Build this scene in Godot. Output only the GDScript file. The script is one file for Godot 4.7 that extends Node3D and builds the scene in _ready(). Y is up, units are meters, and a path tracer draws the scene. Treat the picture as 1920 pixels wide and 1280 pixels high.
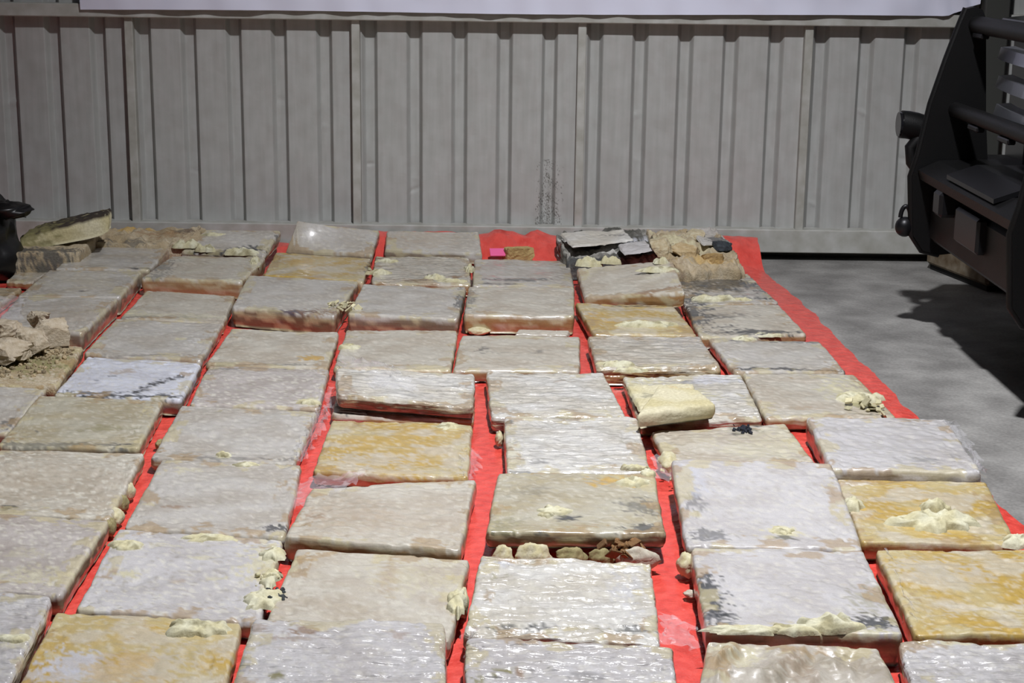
extends Node3D
# A seized-goods display: plastic-wrapped slabs on a red tarp before a corrugated metal wall, the bull bar of a truck at the right.

var grain := FastNoiseLite.new()
var taken := {}
var M := {}

const TONE := {
	"c": [Vector3(.62, .585, .50), Vector3(.53, .475, .385)],
	"g": [Vector3(.58, .56, .52), Vector3(.50, .465, .41)],
	"p": [Vector3(.57, .53, .505), Vector3(.48, .435, .40)],
	"l": [Vector3(.64, .63, .635), Vector3(.56, .54, .535)],
	"w": [Vector3(.74, .73, .69), Vector3(.64, .61, .53)],
	"o": [Vector3(.54, .51, .40), Vector3(.46, .41, .28)],
	"b": [Vector3(.74, .77, .86), Vector3(.67, .69, .77)],
	"y": [Vector3(.56, .385, .10), Vector3(.58, .475, .24)],
	"d": [Vector3(.58, .50, .37), Vector3(.44, .35, .22)],
	"k": [Vector3(.42, .41, .38), Vector3(.10, .10, .09)],
	"f": [Vector3(.73, .69, .50), Vector3(.63, .57, .34)],
	"x": [Vector3(.58, .54, .47), Vector3(.44, .39, .31)],
	"m": [Vector3(.42, .37, .19), Vector3(.26, .22, .10)],
}
const STAIN := {
	"k": Vector3(.05, .055, .06), "K": Vector3(.025, .03, .045), "o": Vector3(.60, .37, .06), "b": Vector3(.28, .15, .06),
	"w": Vector3(.84, .84, .82), "f": Vector3(.70, .66, .44), "t": Vector3(.48, .38, .27), "s": Vector3(.50, .49, .50),
	"l": Vector3(.62, .64, .72), "m": Vector3(.27, .25, .11), "c": Vector3(.62, .57, .47), "p": Vector3(.09, .065, .09), "T": Vector3(.045, .035, .025),
}


# ---------------------------------------------------------------- helpers
func numbered(called: String) -> String:
	taken[called] = taken.get(called, 0) + 1
	return called if taken[called] == 1 else "%s_%03d" % [called, taken[called] - 1]


func tag(o: Node, label := "", category := "", group := "", kind := ""):
	if label: o.set_meta("label", label)
	if category: o.set_meta("category", category)
	if group: o.set_meta("group", group)
	if kind: o.set_meta("kind", kind)


func base(called: String, at: Vector3, turn := 0.0) -> Node3D:
	var o := Node3D.new()
	o.name = numbered(called)
	add_child(o)
	o.position = at
	o.rotation.y = turn
	return o


class Shape:
	var v := PackedVector3Array()
	var c := PackedColorArray()
	var ix := PackedInt32Array()

	func add(p: Vector3, col := Color.WHITE) -> int:
		v.append(p)
		c.append(col)
		return v.size() - 1

	func tri(a: int, b: int, d: int):
		ix.append(a); ix.append(b); ix.append(d)

	func quad(a: int, b: int, d: int, e: int):   # clockwise from outside
		tri(a, b, d); tri(a, d, e)

	func flat_quad(p: Vector3, q: Vector3, r: Vector3, s: Vector3, col := Color.WHITE):
		quad(add(p, col), add(q, col), add(r, col), add(s, col))

	# box with chamfered edges, given by its centre, half sizes and frame
	func box(at: Vector3, half: Vector3, bevel := 0.0, frame := Basis.IDENTITY, col := Color.WHITE):
		var b: float = minf(bevel, minf(half.x, minf(half.y, half.z)) * .9)
		var ids := {}
		for sx in [-1, 1]:
			for sy in [-1, 1]:
				for sz in [-1, 1]:
					for a in 3:
						var p := Vector3(half.x - b, half.y - b, half.z - b)
						p[a] += b
						ids[[sx, sy, sz, a]] = add(at + frame * (p * Vector3(sx, sy, sz)), col)
		for a in 3:                                     # six faces
			var u := (a + 1) % 3
			var w := (a + 2) % 3
			for s in [-1, 1]:
				var k := []
				for e in [[-1, -1], [1, -1], [1, 1], [-1, 1]]:
					var g := [0, 0, 0]
					g[a] = s; g[u] = e[0]; g[w] = e[1]
					k.append(ids[[g[0], g[1], g[2], a]])
				if s > 0: quad(k[3], k[2], k[1], k[0])
				else: quad(k[0], k[1], k[2], k[3])
		if b <= 0.0: return
		for a in 3:                                     # twelve edges, along axis a
			var u := (a + 1) % 3
			var w := (a + 2) % 3
			for su in [-1, 1]:
				for sw in [-1, 1]:
					var g0 := [0, 0, 0]
					g0[a] = -1; g0[u] = su; g0[w] = sw
					var g1 := g0.duplicate()
					g1[a] = 1
					var k := [ids[[g0[0], g0[1], g0[2], u]], ids[[g1[0], g1[1], g1[2], u]], ids[[g1[0], g1[1], g1[2], w]], ids[[g0[0], g0[1], g0[2], w]]]
					if su * sw > 0: quad(k[3], k[2], k[1], k[0])
					else: quad(k[0], k[1], k[2], k[3])
		for sx in [-1, 1]:
			for sy in [-1, 1]:
				for sz in [-1, 1]:
					var k := [ids[[sx, sy, sz, 0]], ids[[sx, sy, sz, 1]], ids[[sx, sy, sz, 2]]]
					if sx * sy * sz > 0: tri(k[2], k[1], k[0])
					else: tri(k[0], k[1], k[2])

	# outline in the xy plane, pushed from z0 to z1
	func prism(outline: PackedVector2Array, z0: float, z1: float, col := Color.WHITE):
		var o := outline.duplicate()
		if Geometry2D.is_polygon_clockwise(o): o.reverse()
		var n := o.size()
		var cut := Geometry2D.triangulate_polygon(o)
		for side in 2:
			var z := z1 if side == 0 else z0
			var first := v.size()
			for p in o: add(Vector3(p.x, p.y, z), col)
			for k in range(0, cut.size(), 3):
				var a := o[cut[k]]; var b := o[cut[k + 1]]; var d := o[cut[k + 2]]
				var ccw := (b - a).cross(d - a) > 0.0
				if ccw == (side == 0): tri(first + cut[k], first + cut[k + 2], first + cut[k + 1])
				else: tri(first + cut[k], first + cut[k + 1], first + cut[k + 2])
		for k in n:
			var a := o[k]; var b := o[(k + 1) % n]
			flat_quad(Vector3(a.x, a.y, z1), Vector3(a.x, a.y, z0), Vector3(b.x, b.y, z0), Vector3(b.x, b.y, z1), col)

	func tube(path: Array, radius: float, sides := 16, col := Color.WHITE, caps := true):
		var rings := []
		var side := Vector3.ZERO
		for k in path.size():
			var p: Vector3 = path[k]
			var dir: Vector3 = (path[mini(k + 1, path.size() - 1)] - path[maxi(k - 1, 0)]).normalized()
			if side == Vector3.ZERO: side = dir.cross(Vector3.UP if absf(dir.y) < .9 else Vector3.RIGHT)
			side = (side - dir * side.dot(dir)).normalized()
			var up := dir.cross(side)
			var ring := []
			for j in sides:
				var a := TAU * j / sides
				ring.append(add(p + (side * cos(a) + up * sin(a)) * radius, col))
			rings.append(ring)
		for k in path.size() - 1:
			for j in sides:
				var j2 := (j + 1) % sides
				quad(rings[k][j], rings[k][j2], rings[k + 1][j2], rings[k + 1][j])
		if caps:
			for e in 2:
				var ring: Array = rings[0] if e == 0 else rings[-1]
				var mid := add(path[0] if e == 0 else path[-1], col)
				var loop := []
				for j in sides: loop.append(add(v[ring[j]], col))
				for j in sides:
					if e == 0: tri(mid, loop[(j + 1) % sides], loop[j])
					else: tri(mid, loop[j], loop[(j + 1) % sides])

	# round lump; the noise makes it knobbly
	func lump(at: Vector3, r: Vector3, noise: FastNoiseLite, seed_at: Vector3, rough: float, freq: float, a: Vector3, b: Vector3, rows := 14, cols := 22, floor_y := -1e9):
		var ids := []
		for i in rows + 1:
			var th := PI * i / rows
			var line := []
			for j in cols:
				var ph := TAU * j / cols
				var d := Vector3(sin(th) * cos(ph), cos(th), sin(th) * sin(ph))
				var k := noise.get_noise_3dv((d * freq + seed_at) * 10.0) + .5 * noise.get_noise_3dv((d * freq * 2.3 + seed_at) * 10.0)
				var p := at + d * r * (1.0 + rough * k)
				p.y = maxf(p.y, floor_y)
				var t := clampf(.5 + .9 * noise.get_noise_3dv((d * 1.7 + seed_at * 2.0) * 12.0), 0.0, 1.0)
				var col := a.lerp(b, t)
				line.append(add(p, Color(col.x, col.y, col.z)))
			ids.append(line)
		for i in rows:
			for j in cols:
				quad(ids[i][j], ids[i][(j + 1) % cols], ids[i + 1][(j + 1) % cols], ids[i + 1][j])

	func mesh(smooth: bool) -> ArrayMesh:
		var vv := v; var cc := c; var ii := ix
		var nn := PackedVector3Array()
		if not smooth:
			vv = PackedVector3Array(); cc = PackedColorArray(); ii = PackedInt32Array()
			for k in range(0, ix.size(), 3):
				var n := (v[ix[k + 2]] - v[ix[k]]).cross(v[ix[k + 1]] - v[ix[k]]).normalized()
				for e in 3:
					vv.append(v[ix[k + e]]); cc.append(c[ix[k + e]]); nn.append(n); ii.append(k + e)
		else:
			nn.resize(v.size())
			for k in range(0, ix.size(), 3):
				var n := (v[ix[k + 2]] - v[ix[k]]).cross(v[ix[k + 1]] - v[ix[k]])
				nn[ix[k]] += n; nn[ix[k + 1]] += n; nn[ix[k + 2]] += n
			for k in nn.size(): nn[k] = nn[k].normalized() if nn[k].length_squared() > 0 else Vector3.UP
		var arr := []
		arr.resize(Mesh.ARRAY_MAX)
		arr[Mesh.ARRAY_VERTEX] = vv; arr[Mesh.ARRAY_NORMAL] = nn; arr[Mesh.ARRAY_COLOR] = cc; arr[Mesh.ARRAY_INDEX] = ii
		var m := ArrayMesh.new()
		m.add_surface_from_arrays(Mesh.PRIMITIVE_TRIANGLES, arr)
		return m


func build(s: Shape, called: String, mat: Material, parent: Node = self, smooth := true) -> MeshInstance3D:
	var o := MeshInstance3D.new()
	o.mesh = s.mesh(smooth)
	o.material_override = mat
	o.name = numbered(called) if parent == self else called
	parent.add_child(o, true)
	return o


func part_box(called: String, at: Vector3, half: Vector3, bevel: float, mat: Material, parent: Node = self, frame := Basis.IDENTITY) -> MeshInstance3D:
	var s := Shape.new()
	s.box(at, half, bevel, frame)
	return build(s, called, mat, parent, false)


# ---------------------------------------------------------------- materials
func noise_image(w: int, h: int, freq: float, sd: int, kind := FastNoiseLite.TYPE_SIMPLEX_SMOOTH, octaves := 4) -> Image:
	var n := FastNoiseLite.new()
	n.seed = sd
	n.noise_type = kind
	n.frequency = freq
	n.fractal_octaves = octaves
	var im := n.get_seamless_image(w, h)
	im.convert(Image.FORMAT_L8)
	return im


func tex(im: Image) -> ImageTexture:
	im.generate_mipmaps()
	return ImageTexture.create_from_image(im)


func normal_of(im: Image, strength: float) -> ImageTexture:
	var n: Image = im.duplicate()
	n.convert(Image.FORMAT_RGBA8)
	n.bump_map_to_normal_map(strength)
	return tex(n)


func mix_images(a: Image, b: Image, share: float) -> Image:   # same size, both grey
	var x := a.get_data(); var y := b.get_data()
	for k in x.size(): x[k] = int(x[k] * (1.0 - share) + y[k] * share)
	return Image.create_from_data(a.get_width(), a.get_height(), false, Image.FORMAT_L8, x)


func ramp(im: Image, lo: Color, hi: Color) -> ImageTexture:
	var x := im.get_data()
	var y := PackedByteArray()
	y.resize(x.size() * 3)
	for k in x.size():
		var c := lo.lerp(hi, x[k] / 255.0)
		y[k * 3] = c.r8; y[k * 3 + 1] = c.g8; y[k * 3 + 2] = c.b8
	return tex(Image.create_from_data(im.get_width(), im.get_height(), false, Image.FORMAT_RGB8, y))


func std(color: Color, rough: float, metal := 0.0) -> StandardMaterial3D:
	var m := StandardMaterial3D.new()
	m.albedo_color = color
	m.roughness = rough
	m.metallic = metal
	return m


func planar(m: StandardMaterial3D, scale := Vector3.ONE) -> StandardMaterial3D:
	m.uv1_triplanar = true
	m.uv1_world_triplanar = true
	m.uv1_scale = scale
	return m


func make_materials():
	# stretched film: fine lines along x, broken up, over soft crinkles
	var lines := noise_image(56, 512, .045, 3)
	lines.resize(512, 512, Image.INTERPOLATE_CUBIC)
	var crinkle := noise_image(512, 512, .012, 5, FastNoiseLite.TYPE_CELLULAR, 3)
	var soft := noise_image(512, 512, .03, 9)
	var film := mix_images(lines, mix_images(crinkle, soft, .5), .72)
	var film_n := normal_of(film, 5.0)
	var film_hard := normal_of(mix_images(lines, soft, .25), 11.0)
	var fine := noise_image(512, 512, .16, 13)
	var film_c := ramp(mix_images(mix_images(lines, soft, .65), fine, .5), Color(.86, .855, .845), Color(1, 1, 1))
	for key in ["film", "gloss", "crumple"]:
		var m := std(Color.WHITE, .42)
		m.vertex_color_use_as_albedo = true
		m.albedo_texture = film_c
		m.normal_enabled = true
		m.normal_texture = film_n
		m.normal_scale = .6
		m.clearcoat_enabled = true
		m.clearcoat = .7
		m.clearcoat_roughness = .16
		planar(m, Vector3(2.2, 2.2, 2.2))
		M[key] = m
	M.gloss.normal_texture = film_hard
	M.gloss.uv1_scale = Vector3.ONE * 1.5
	M.gloss.normal_scale = .9
	M.gloss.roughness = .3
	M.gloss.clearcoat = .9
	M.crumple.clearcoat = .8
	M.crumple.normal_scale = .8
	# foam and crumbs: matt and pitted
	var pits := noise_image(512, 512, .05, 21, FastNoiseLite.TYPE_CELLULAR, 3)
	for key in ["foam", "crumb"]:
		var m := std(Color.WHITE, .9)
		m.vertex_color_use_as_albedo = true
		m.albedo_texture = ramp(soft, Color(.84, .83, .8), Color(1, 1, 1))
		m.normal_enabled = true
		m.normal_texture = normal_of(pits, 5.0 if key == "foam" else 12.0)
		m.normal_scale = .5
		planar(m, Vector3(5, 5, 5))
		M[key] = m
	# loose clear film
	var clear := std(Color(.93, .93, .95, .17), .3)
	clear.transparency = BaseMaterial3D.TRANSPARENCY_ALPHA
	clear.cull_mode = BaseMaterial3D.CULL_DISABLED
	clear.normal_enabled = true
	clear.normal_texture = normal_of(crinkle, 9.0)
	clear.normal_scale = .8
	M.clear = planar(clear, Vector3(6, 6, 6))
	# tarp
	var tarp := std(Color.WHITE, .38)
	var weave := noise_image(512, 512, .02, 33, FastNoiseLite.TYPE_CELLULAR, 4)
	tarp.albedo_texture = ramp(noise_image(512, 512, .015, 31), Color(.80, .245, .21), Color(.92, .36, .315))
	tarp.normal_enabled = true
	tarp.normal_texture = normal_of(weave, 8.0)
	tarp.normal_scale = .9
	tarp.clearcoat_enabled = true
	tarp.clearcoat = .4
	tarp.clearcoat_roughness = .2
	M.tarp = planar(tarp, Vector3(2.3, 2.3, 2.3))
	# concrete
	var coarse := noise_image(1024, 1024, .006, 41, FastNoiseLite.TYPE_SIMPLEX_SMOOTH, 6)
	var conc := std(Color.WHITE, .75)
	conc.albedo_texture = ramp(mix_images(coarse, noise_image(1024, 1024, .12, 43), .35), Color(.38, .375, .365), Color(.66, .655, .64))
	conc.normal_enabled = true
	conc.normal_texture = normal_of(noise_image(512, 512, .08, 44), 2.0)
	conc.normal_scale = .4
	M.concrete = planar(conc, Vector3(.55, .55, .55))
	# painted sheet metal: streaks run up and down
	var streak := noise_image(1024, 64, .03, 51)
	streak.resize(1024, 1024, Image.INTERPOLATE_CUBIC)
	var sheet := std(Color.WHITE, .5)
	sheet.vertex_color_use_as_albedo = true
	sheet.albedo_texture = ramp(mix_images(streak, noise_image(1024, 1024, .01, 53, FastNoiseLite.TYPE_SIMPLEX_SMOOTH, 6), .45), Color(.88, .88, .87), Color(1, 1, 1))
	sheet.normal_enabled = true
	sheet.normal_texture = normal_of(noise_image(512, 512, .006, 55), 3.0)
	sheet.normal_scale = .3
	M.sheet = planar(sheet, Vector3(.9, .9, .9))
	var rail := std(Color(.74, .74, .715), .5)
	rail.albedo_texture = ramp(coarse, Color(.84, .83, .8), Color(1, 1, 1))
	rail.albedo_color = Color(.73, .735, .72)
	M.rail = planar(rail, Vector3(1.3, 1.3, 1.3))
	var cloth := std(Color(.87, .88, .95), .85)
	M.banner = cloth
	M.plaster = std(Color(.52, .52, .50), .9)
	# truck
	var black := std(Color(.028, .028, .03), .5)
	black.metallic_specular = .35
	black.normal_enabled = true
	black.normal_texture = normal_of(noise_image(512, 512, .15, 61), 2.0)
	black.normal_scale = .35
	M.black = planar(black, Vector3(3, 3, 3))
	M.rubber = std(Color(.05, .05, .05), .85)
	M.paint = std(Color(.06, .06, .065), .3)
	M.chrome = std(Color(.62, .63, .66), .28, .9)
	M.lens = std(Color(.08, .08, .09), .12)
	M.steel = std(Color(.10, .10, .11), .38, .5)
	M.bag = std(Color(.045, .045, .05), .4)
	var wood := std(Color.WHITE, .85)
	wood.albedo_texture = ramp(noise_image(512, 512, .012, 71, FastNoiseLite.TYPE_SIMPLEX_SMOOTH, 5), Color(.33, .26, .17), Color(.55, .52, .46))
	M.block = planar(wood, Vector3(2, 2, 2))
	M.pink = std(Color(.93, .40, .62), .5)


# ---------------------------------------------------------------- slabs
func surface_colour(style: String, at: Vector3, sd: float, stains: Array, specks: float) -> Vector3:
	var t: Array = TONE[style]
	var a := grain.get_noise_3d(at.x * 60.0 + sd, at.y * 60.0, at.z * 75.0)
	var b := grain.get_noise_3d(at.x * 230.0 - sd, at.y * 300.0, at.z * 330.0 + sd)
	var f := grain.get_noise_3d(at.x * 700.0, at.y * 700.0 + sd, at.z * 900.0)
	var col: Vector3 = t[0].lerp(t[1], clampf(.42 + a * 1.15 + b * .22, 0.0, 1.0))
	if style == "y":
		var pale := smoothstep(.12, .42, grain.get_noise_3d(at.x * 70.0 + 50.0, sd * 3.0, at.z * 80.0) + b * .16 + f * .1)
		col = col.lerp(Vector3(.62, .57, .46), pale * .75)
	elif style == "k" or style == "d":
		col = col.lerp(t[1], smoothstep(.0, .4, f) * .7)
	if specks > 0.0:
		col = col.lerp(Vector3(.82, .80, .70), smoothstep(.33, .47, grain.get_noise_3d(at.x * 420.0 + sd * 2.0, 9.0, at.z * 560.0)) * specks * .7)
		col = col.lerp(Vector3(.34, .30, .22), smoothstep(.50, .60, grain.get_noise_3d(at.x * 500.0 - sd * 2.0, 40.0, at.z * 640.0)) * specks * .45)
	for st in stains:                                     # x, z, rx, rz, kind, strength: matter with a ragged outline
		if st[4] == "T" and at.y > 0.0: continue             # charred on its upper face only
		var dx: float = (at.x - st[0]) / st[2]
		var dz: float = (at.z - st[1]) / st[3]
		var r := dx * dx + dz * dz
		if r > 4.0: continue
		var m := smoothstep(1.05, .62, sqrt(r) + a * .45 + b * .6 + f * .8)
		col = col.lerp(STAIN[st[4]], m * st[5])
	return col


# c: four corners x, z in metres (rear left, rear right, front right, front left); h: their top heights
func slab(called: String, label: String, category: String, style: String, c: Array, h: Array, thick: float, brown: float, wrinkle: float, specks: float, lumpy: float, stains: Array, foam: Array, sd: float, group: String) -> Node3D:
	var mid := Vector2.ZERO
	for p in c: mid += p / 4.0
	var low: float = maxf(h.min() - thick, .0125)
	var node := base(called, Vector3(mid.x, low, mid.y))
	tag(node, label, category, group)
	var near := clampf(1.0 - (-mid.y - 2.6) / 5.0, 0.0, 1.0)
	var n := int(lerpf(44.0, 76.0, near))
	if style == "f": n = 36
	var s := Shape.new()
	var ids := []
	var width: float = (c[1] - c[0]).length()
	var rim: float = .011 if lumpy < .01 else .004
	for j in n + 1:
		var line := []
		var t := float(j) / n
		t -= .6 * sin(TAU * t) / TAU
		for i in n + 1:
			var u := float(i) / n
			u -= .6 * sin(TAU * u) / TAU
			var a := u * 2.0 - 1.0
			var b := t * 2.0 - 1.0
			var edge := 1.0 - maxf(absf(a), absf(b))
			var rc := .07
			var ca := maxf(absf(a) - (1.0 - rc), 0.0) / rc
			var cb := maxf(absf(b) - (1.0 - rc), 0.0) / rc
			if ca > 0.0 and cb > 0.0:
				a = signf(a) * (1.0 - rc + rc * ca * sqrt(1.0 - cb * cb / 2.0))
				b = signf(b) * (1.0 - rc + rc * cb * sqrt(1.0 - ca * ca / 2.0))
			var weight := pow(maxf(absf(a), absf(b)), 6.0)
			var wob := 1.0 + weight * (.011 + lumpy * 3.0) * grain.get_noise_3d(a * 22.0 + sd, b * 22.0, sd * 1.7)
			a *= wob; b *= wob
			var fu := (a + 1.0) / 2.0
			var fv := (b + 1.0) / 2.0
			var top: Vector2 = c[0].lerp(c[1], fu).lerp(c[3].lerp(c[2], fu), fv)
			var y: float = lerpf(lerpf(h[0], h[1], fu), lerpf(h[3], h[2], fu), fv)
			var x := top.x
			var z := top.y
			var e := edge * width * .5
			if e < rim:
				var q := (rim - e) / rim
				y -= rim * .75 * (1.0 - sqrt(maxf(1.0 - q * q, 0.0)))
			# sag, dents and the ridges of the stretched film
			y += .0035 * grain.get_noise_3d(x * 45.0 + sd, 3.0, z * 45.0)
			y += .0016 * (wrinkle if wrinkle > 1.55 else wrinkle * .35) * grain.get_noise_3d(x * 90.0, sd, z * 520.0)
			y -= .0028 * smoothstep(.38, .55, grain.get_noise_3d(x * 240.0 + sd, 60.0, z * 300.0))
			y += .0011 * wrinkle * grain.get_noise_3d(x * 300.0, sd + 9.0, z * 340.0)
			if style == "x":
				for oct in 4:
					var fq := 38.0 * pow(1.9, oct)
					var fold := 1.0 - absf(grain.get_noise_3d(x * fq + z * fq * .7, sd + oct * 5.0, z * fq * .6 - x * fq * .4)) * 2.6
					y += (.020 * maxf(fold, 0.0) - .008) * pow(.55, oct) * minf(e / .03, 1.0)
			if lumpy > 0.0:
				var k := .55 * grain.get_noise_3d(x * 70.0, sd, z * 60.0) + .6 - 1.1 * absf(grain.get_noise_3d(x * 150.0 + sd, 1.0, z * 110.0)) + .22 * grain.get_noise_3d(x * 420.0, 2.0, z * 330.0)
				y += lumpy * k
			y = maxf(y, low + .006)
			var col := surface_colour(style, Vector3(x, 0, z), sd, stains, specks)
			if lumpy == 0.0 and e < .05:                     # crusts of foam and old glue along the rims, with torn outlines
				var crust := grain.get_noise_3d(x * 95.0 + sd, 21.0, z * 95.0) + .5 * grain.get_noise_3d(x * 420.0, 22.0 + sd, z * 420.0)
				var m := smoothstep(.0, .16, crust - e * 11.0 + .12)
				col = col.lerp(Vector3(.60, .53, .31) if grain.get_noise_2d(x * 40.0, z * 40.0 + sd) > -.1 else Vector3(.42, .29, .14), m * .6)
			line.append(s.add(Vector3(x - mid.x, y - low, z - mid.y), Color(col.x, col.y, col.z)))
		ids.append(line)
	for j in n:
		for i in n:
			s.quad(ids[j][i], ids[j][i + 1], ids[j + 1][i + 1], ids[j + 1][i])
	# the sides, ring by ring
	var ring := []
	for i in n: ring.append([ids[0][i], i / float(n), 0.0])
	for j in n: ring.append([ids[j][n], 1.0, j / float(n)])
	for i in n: ring.append([ids[n][n - i], 1.0 - i / float(n), 1.0])
	for j in n: ring.append([ids[n - j][0], 0.0, 1.0 - j / float(n)])
	var last := []
	for q in ring: last.append(q[0])
	var levels := 6
	for k in range(1, levels + 1):
		var now := []
		var f := float(k) / levels
		for q in ring:
			var p: Vector3 = s.v[q[0]]
			var bottom: float = maxf(lerpf(lerpf(h[0], h[1], q[1]), lerpf(h[3], h[2], q[1]), q[2]) - thick - low, 0.0)
			var out := Vector3(p.x, 0, p.z).normalized()
			var bulge := .0025 * sin(PI * minf(f * 1.15, 1.0)) - .006 * f * f
			var wave := .0022 * grain.get_noise_3d(p.x * 140.0, f * (30.0 + lumpy * 3000.0) + sd, p.z * 140.0) * (1.0 + lumpy * 60.0)
			var at := Vector3(p.x, lerpf(p.y, minf(bottom, p.y), f), p.z) + out * (bulge + wave)
			var world := at + Vector3(mid.x, 0, mid.y)
			var col := surface_colour(style, Vector3(world.x, at.y, world.z), sd, stains, 0.0)
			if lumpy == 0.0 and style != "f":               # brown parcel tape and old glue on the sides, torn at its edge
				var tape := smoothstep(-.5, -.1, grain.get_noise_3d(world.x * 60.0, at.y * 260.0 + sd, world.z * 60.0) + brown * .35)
				var tint := Vector3(.34, .19, .065) if style == "y" or style == "c" else Vector3(.21, .145, .085)  # tint also set darker to subdue red light bounced off the tarp
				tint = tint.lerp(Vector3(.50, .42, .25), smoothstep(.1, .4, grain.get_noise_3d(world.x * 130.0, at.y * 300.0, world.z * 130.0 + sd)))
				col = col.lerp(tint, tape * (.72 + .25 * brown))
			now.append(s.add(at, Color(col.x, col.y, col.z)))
		for q in ring.size():
			var q2 := (q + 1) % ring.size()
			s.quad(last[q2], last[q], now[q], now[q2])
		last = now
	var under := s.add(Vector3(0, maxf((h[0] + h[1] + h[2] + h[3]) / 4.0 - thick - low, 0.0), 0), Color(.3, .25, .2))
	for q in ring.size(): s.tri(under, last[q], last[(q + 1) % ring.size()])
	var mat: Material = M.film
	if style == "f": mat = M.foam
	elif style == "d" or style == "k": mat = M.crumb
	elif style == "x": mat = M.crumple
	elif wrinkle > 1.55: mat = M.gloss
	build(s, "body" if category == "package" else "block", mat, node)
	for f in foam:                                        # x, z, rx, rz, height, ground height
		var b := Shape.new()
		var rings := 11
		var spokes := 34
		var prev := []
		for k in rings + 1:
			var q := float(k) / rings
			var loop := []
			for j in spokes:
				var an := TAU * j / spokes
				var ragged := 1.0 + .34 * grain.get_noise_3d(cos(an) * 16.0 + f[0] * 90.0, sin(an) * 16.0, f[1] * 90.0) + .16 * grain.get_noise_3d(cos(an) * 50.0 + f[1] * 90.0, sin(an) * 50.0, f[0] * 90.0)
				var px: float = f[0] + cos(an) * f[2] * q * ragged
				var pz: float = f[1] + sin(an) * f[3] * q * ragged
				var knob := .8 + .38 * grain.get_noise_3d(px * 260.0, sd, pz * 260.0) + .14 * grain.get_noise_3d(px * 800.0, sd, pz * 800.0)
				var py: float = f[5] - .004 + (f[4] + .004) * maxf(knob, .15) * pow(maxf(1.0 - q * q * q, 0.0), .5)
				var tone := Vector3(.74, .73, .56).lerp(Vector3(.66, .62, .40), clampf(.5 + grain.get_noise_3d(px * 200.0, 3.0, pz * 200.0), 0.0, 1.0))
				tone = tone.lerp(Vector3(.30, .27, .15), .7 * smoothstep(.38, .55, grain.get_noise_3d(px * 260.0, 8.0 + sd, pz * 340.0)))
				loop.append(b.add(Vector3(px - mid.x, py - low, pz - mid.y), Color(tone.x, tone.y, tone.z)))
			if k > 0:
				for j in spokes:
					b.quad(prev[j], prev[(j + 1) % spokes], loop[(j + 1) % spokes], loop[j])
			prev = loop
		var o := build(b, "foam_patch", M.foam, node)
		o.set_meta("label", "pale yellow expanded foam stuck to it")
	return node


func film_flap(node: Node3D, q: Array, sd: float):
	var s := Shape.new()
	var n := 22
	var ids := []
	for j in n + 1:
		var line := []
		for i in n + 1:
			var u := float(i) / n; var t := float(j) / n
			var p: Vector3 = q[0].lerp(q[1], u).lerp(q[3].lerp(q[2], u), t)
			var rim := minf(minf(u, 1.0 - u), minf(t, 1.0 - t))
			p.y += .018 * absf(grain.get_noise_3d(p.x * 160.0 + sd, 0, p.z * 160.0)) + .006 * grain.get_noise_3d(p.x * 500.0, sd, p.z * 500.0)
			p += Vector3(1, 0, 1) * .02 * grain.get_noise_3d(p.x * 240.0, 5.0 + sd, p.z * 240.0) * (1.0 - minf(rim * 4.0, 1.0))
			p.y = maxf(p.y, .008)
			line.append(s.add(p - node.position))
		ids.append(line)
	for j in n:
		for i in n:
			s.quad(ids[j][i], ids[j][i + 1], ids[j + 1][i + 1], ids[j + 1][i])
	build(s, "film_flap", M.clear, node).set_meta("label", "loose crumpled clear film")


func shreds(node: Node3D, at: Vector3, count: int, size: float, tone: String, sd: int):
	var rng := RandomNumberGenerator.new()
	rng.seed = sd
	var s := Shape.new()
	var a: Vector3 = STAIN[tone]
	for k in count:
		var p := at + Vector3(rng.randfn(0, size * .55), rng.randf() * size * .35, rng.randfn(0, size * .8)) - node.position
		var f := Basis.from_euler(Vector3(rng.randf_range(-.9, .9), rng.randf() * TAU, rng.randf_range(-.9, .9)))
		var l := size * rng.randf_range(.12, .45)
		var j := rng.randf_range(.6, 1.25)
		s.box(p, Vector3(l * .7, rng.randf_range(.001, .005), l * rng.randf_range(.4, .8)), .0015, f, Color(a.x * j, a.y * j, a.z * j))
	build(s, "torn_scraps", M.foam if tone in ["f", "m"] else M.crumb, node, false).set_meta("kind", "stuff")


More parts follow.
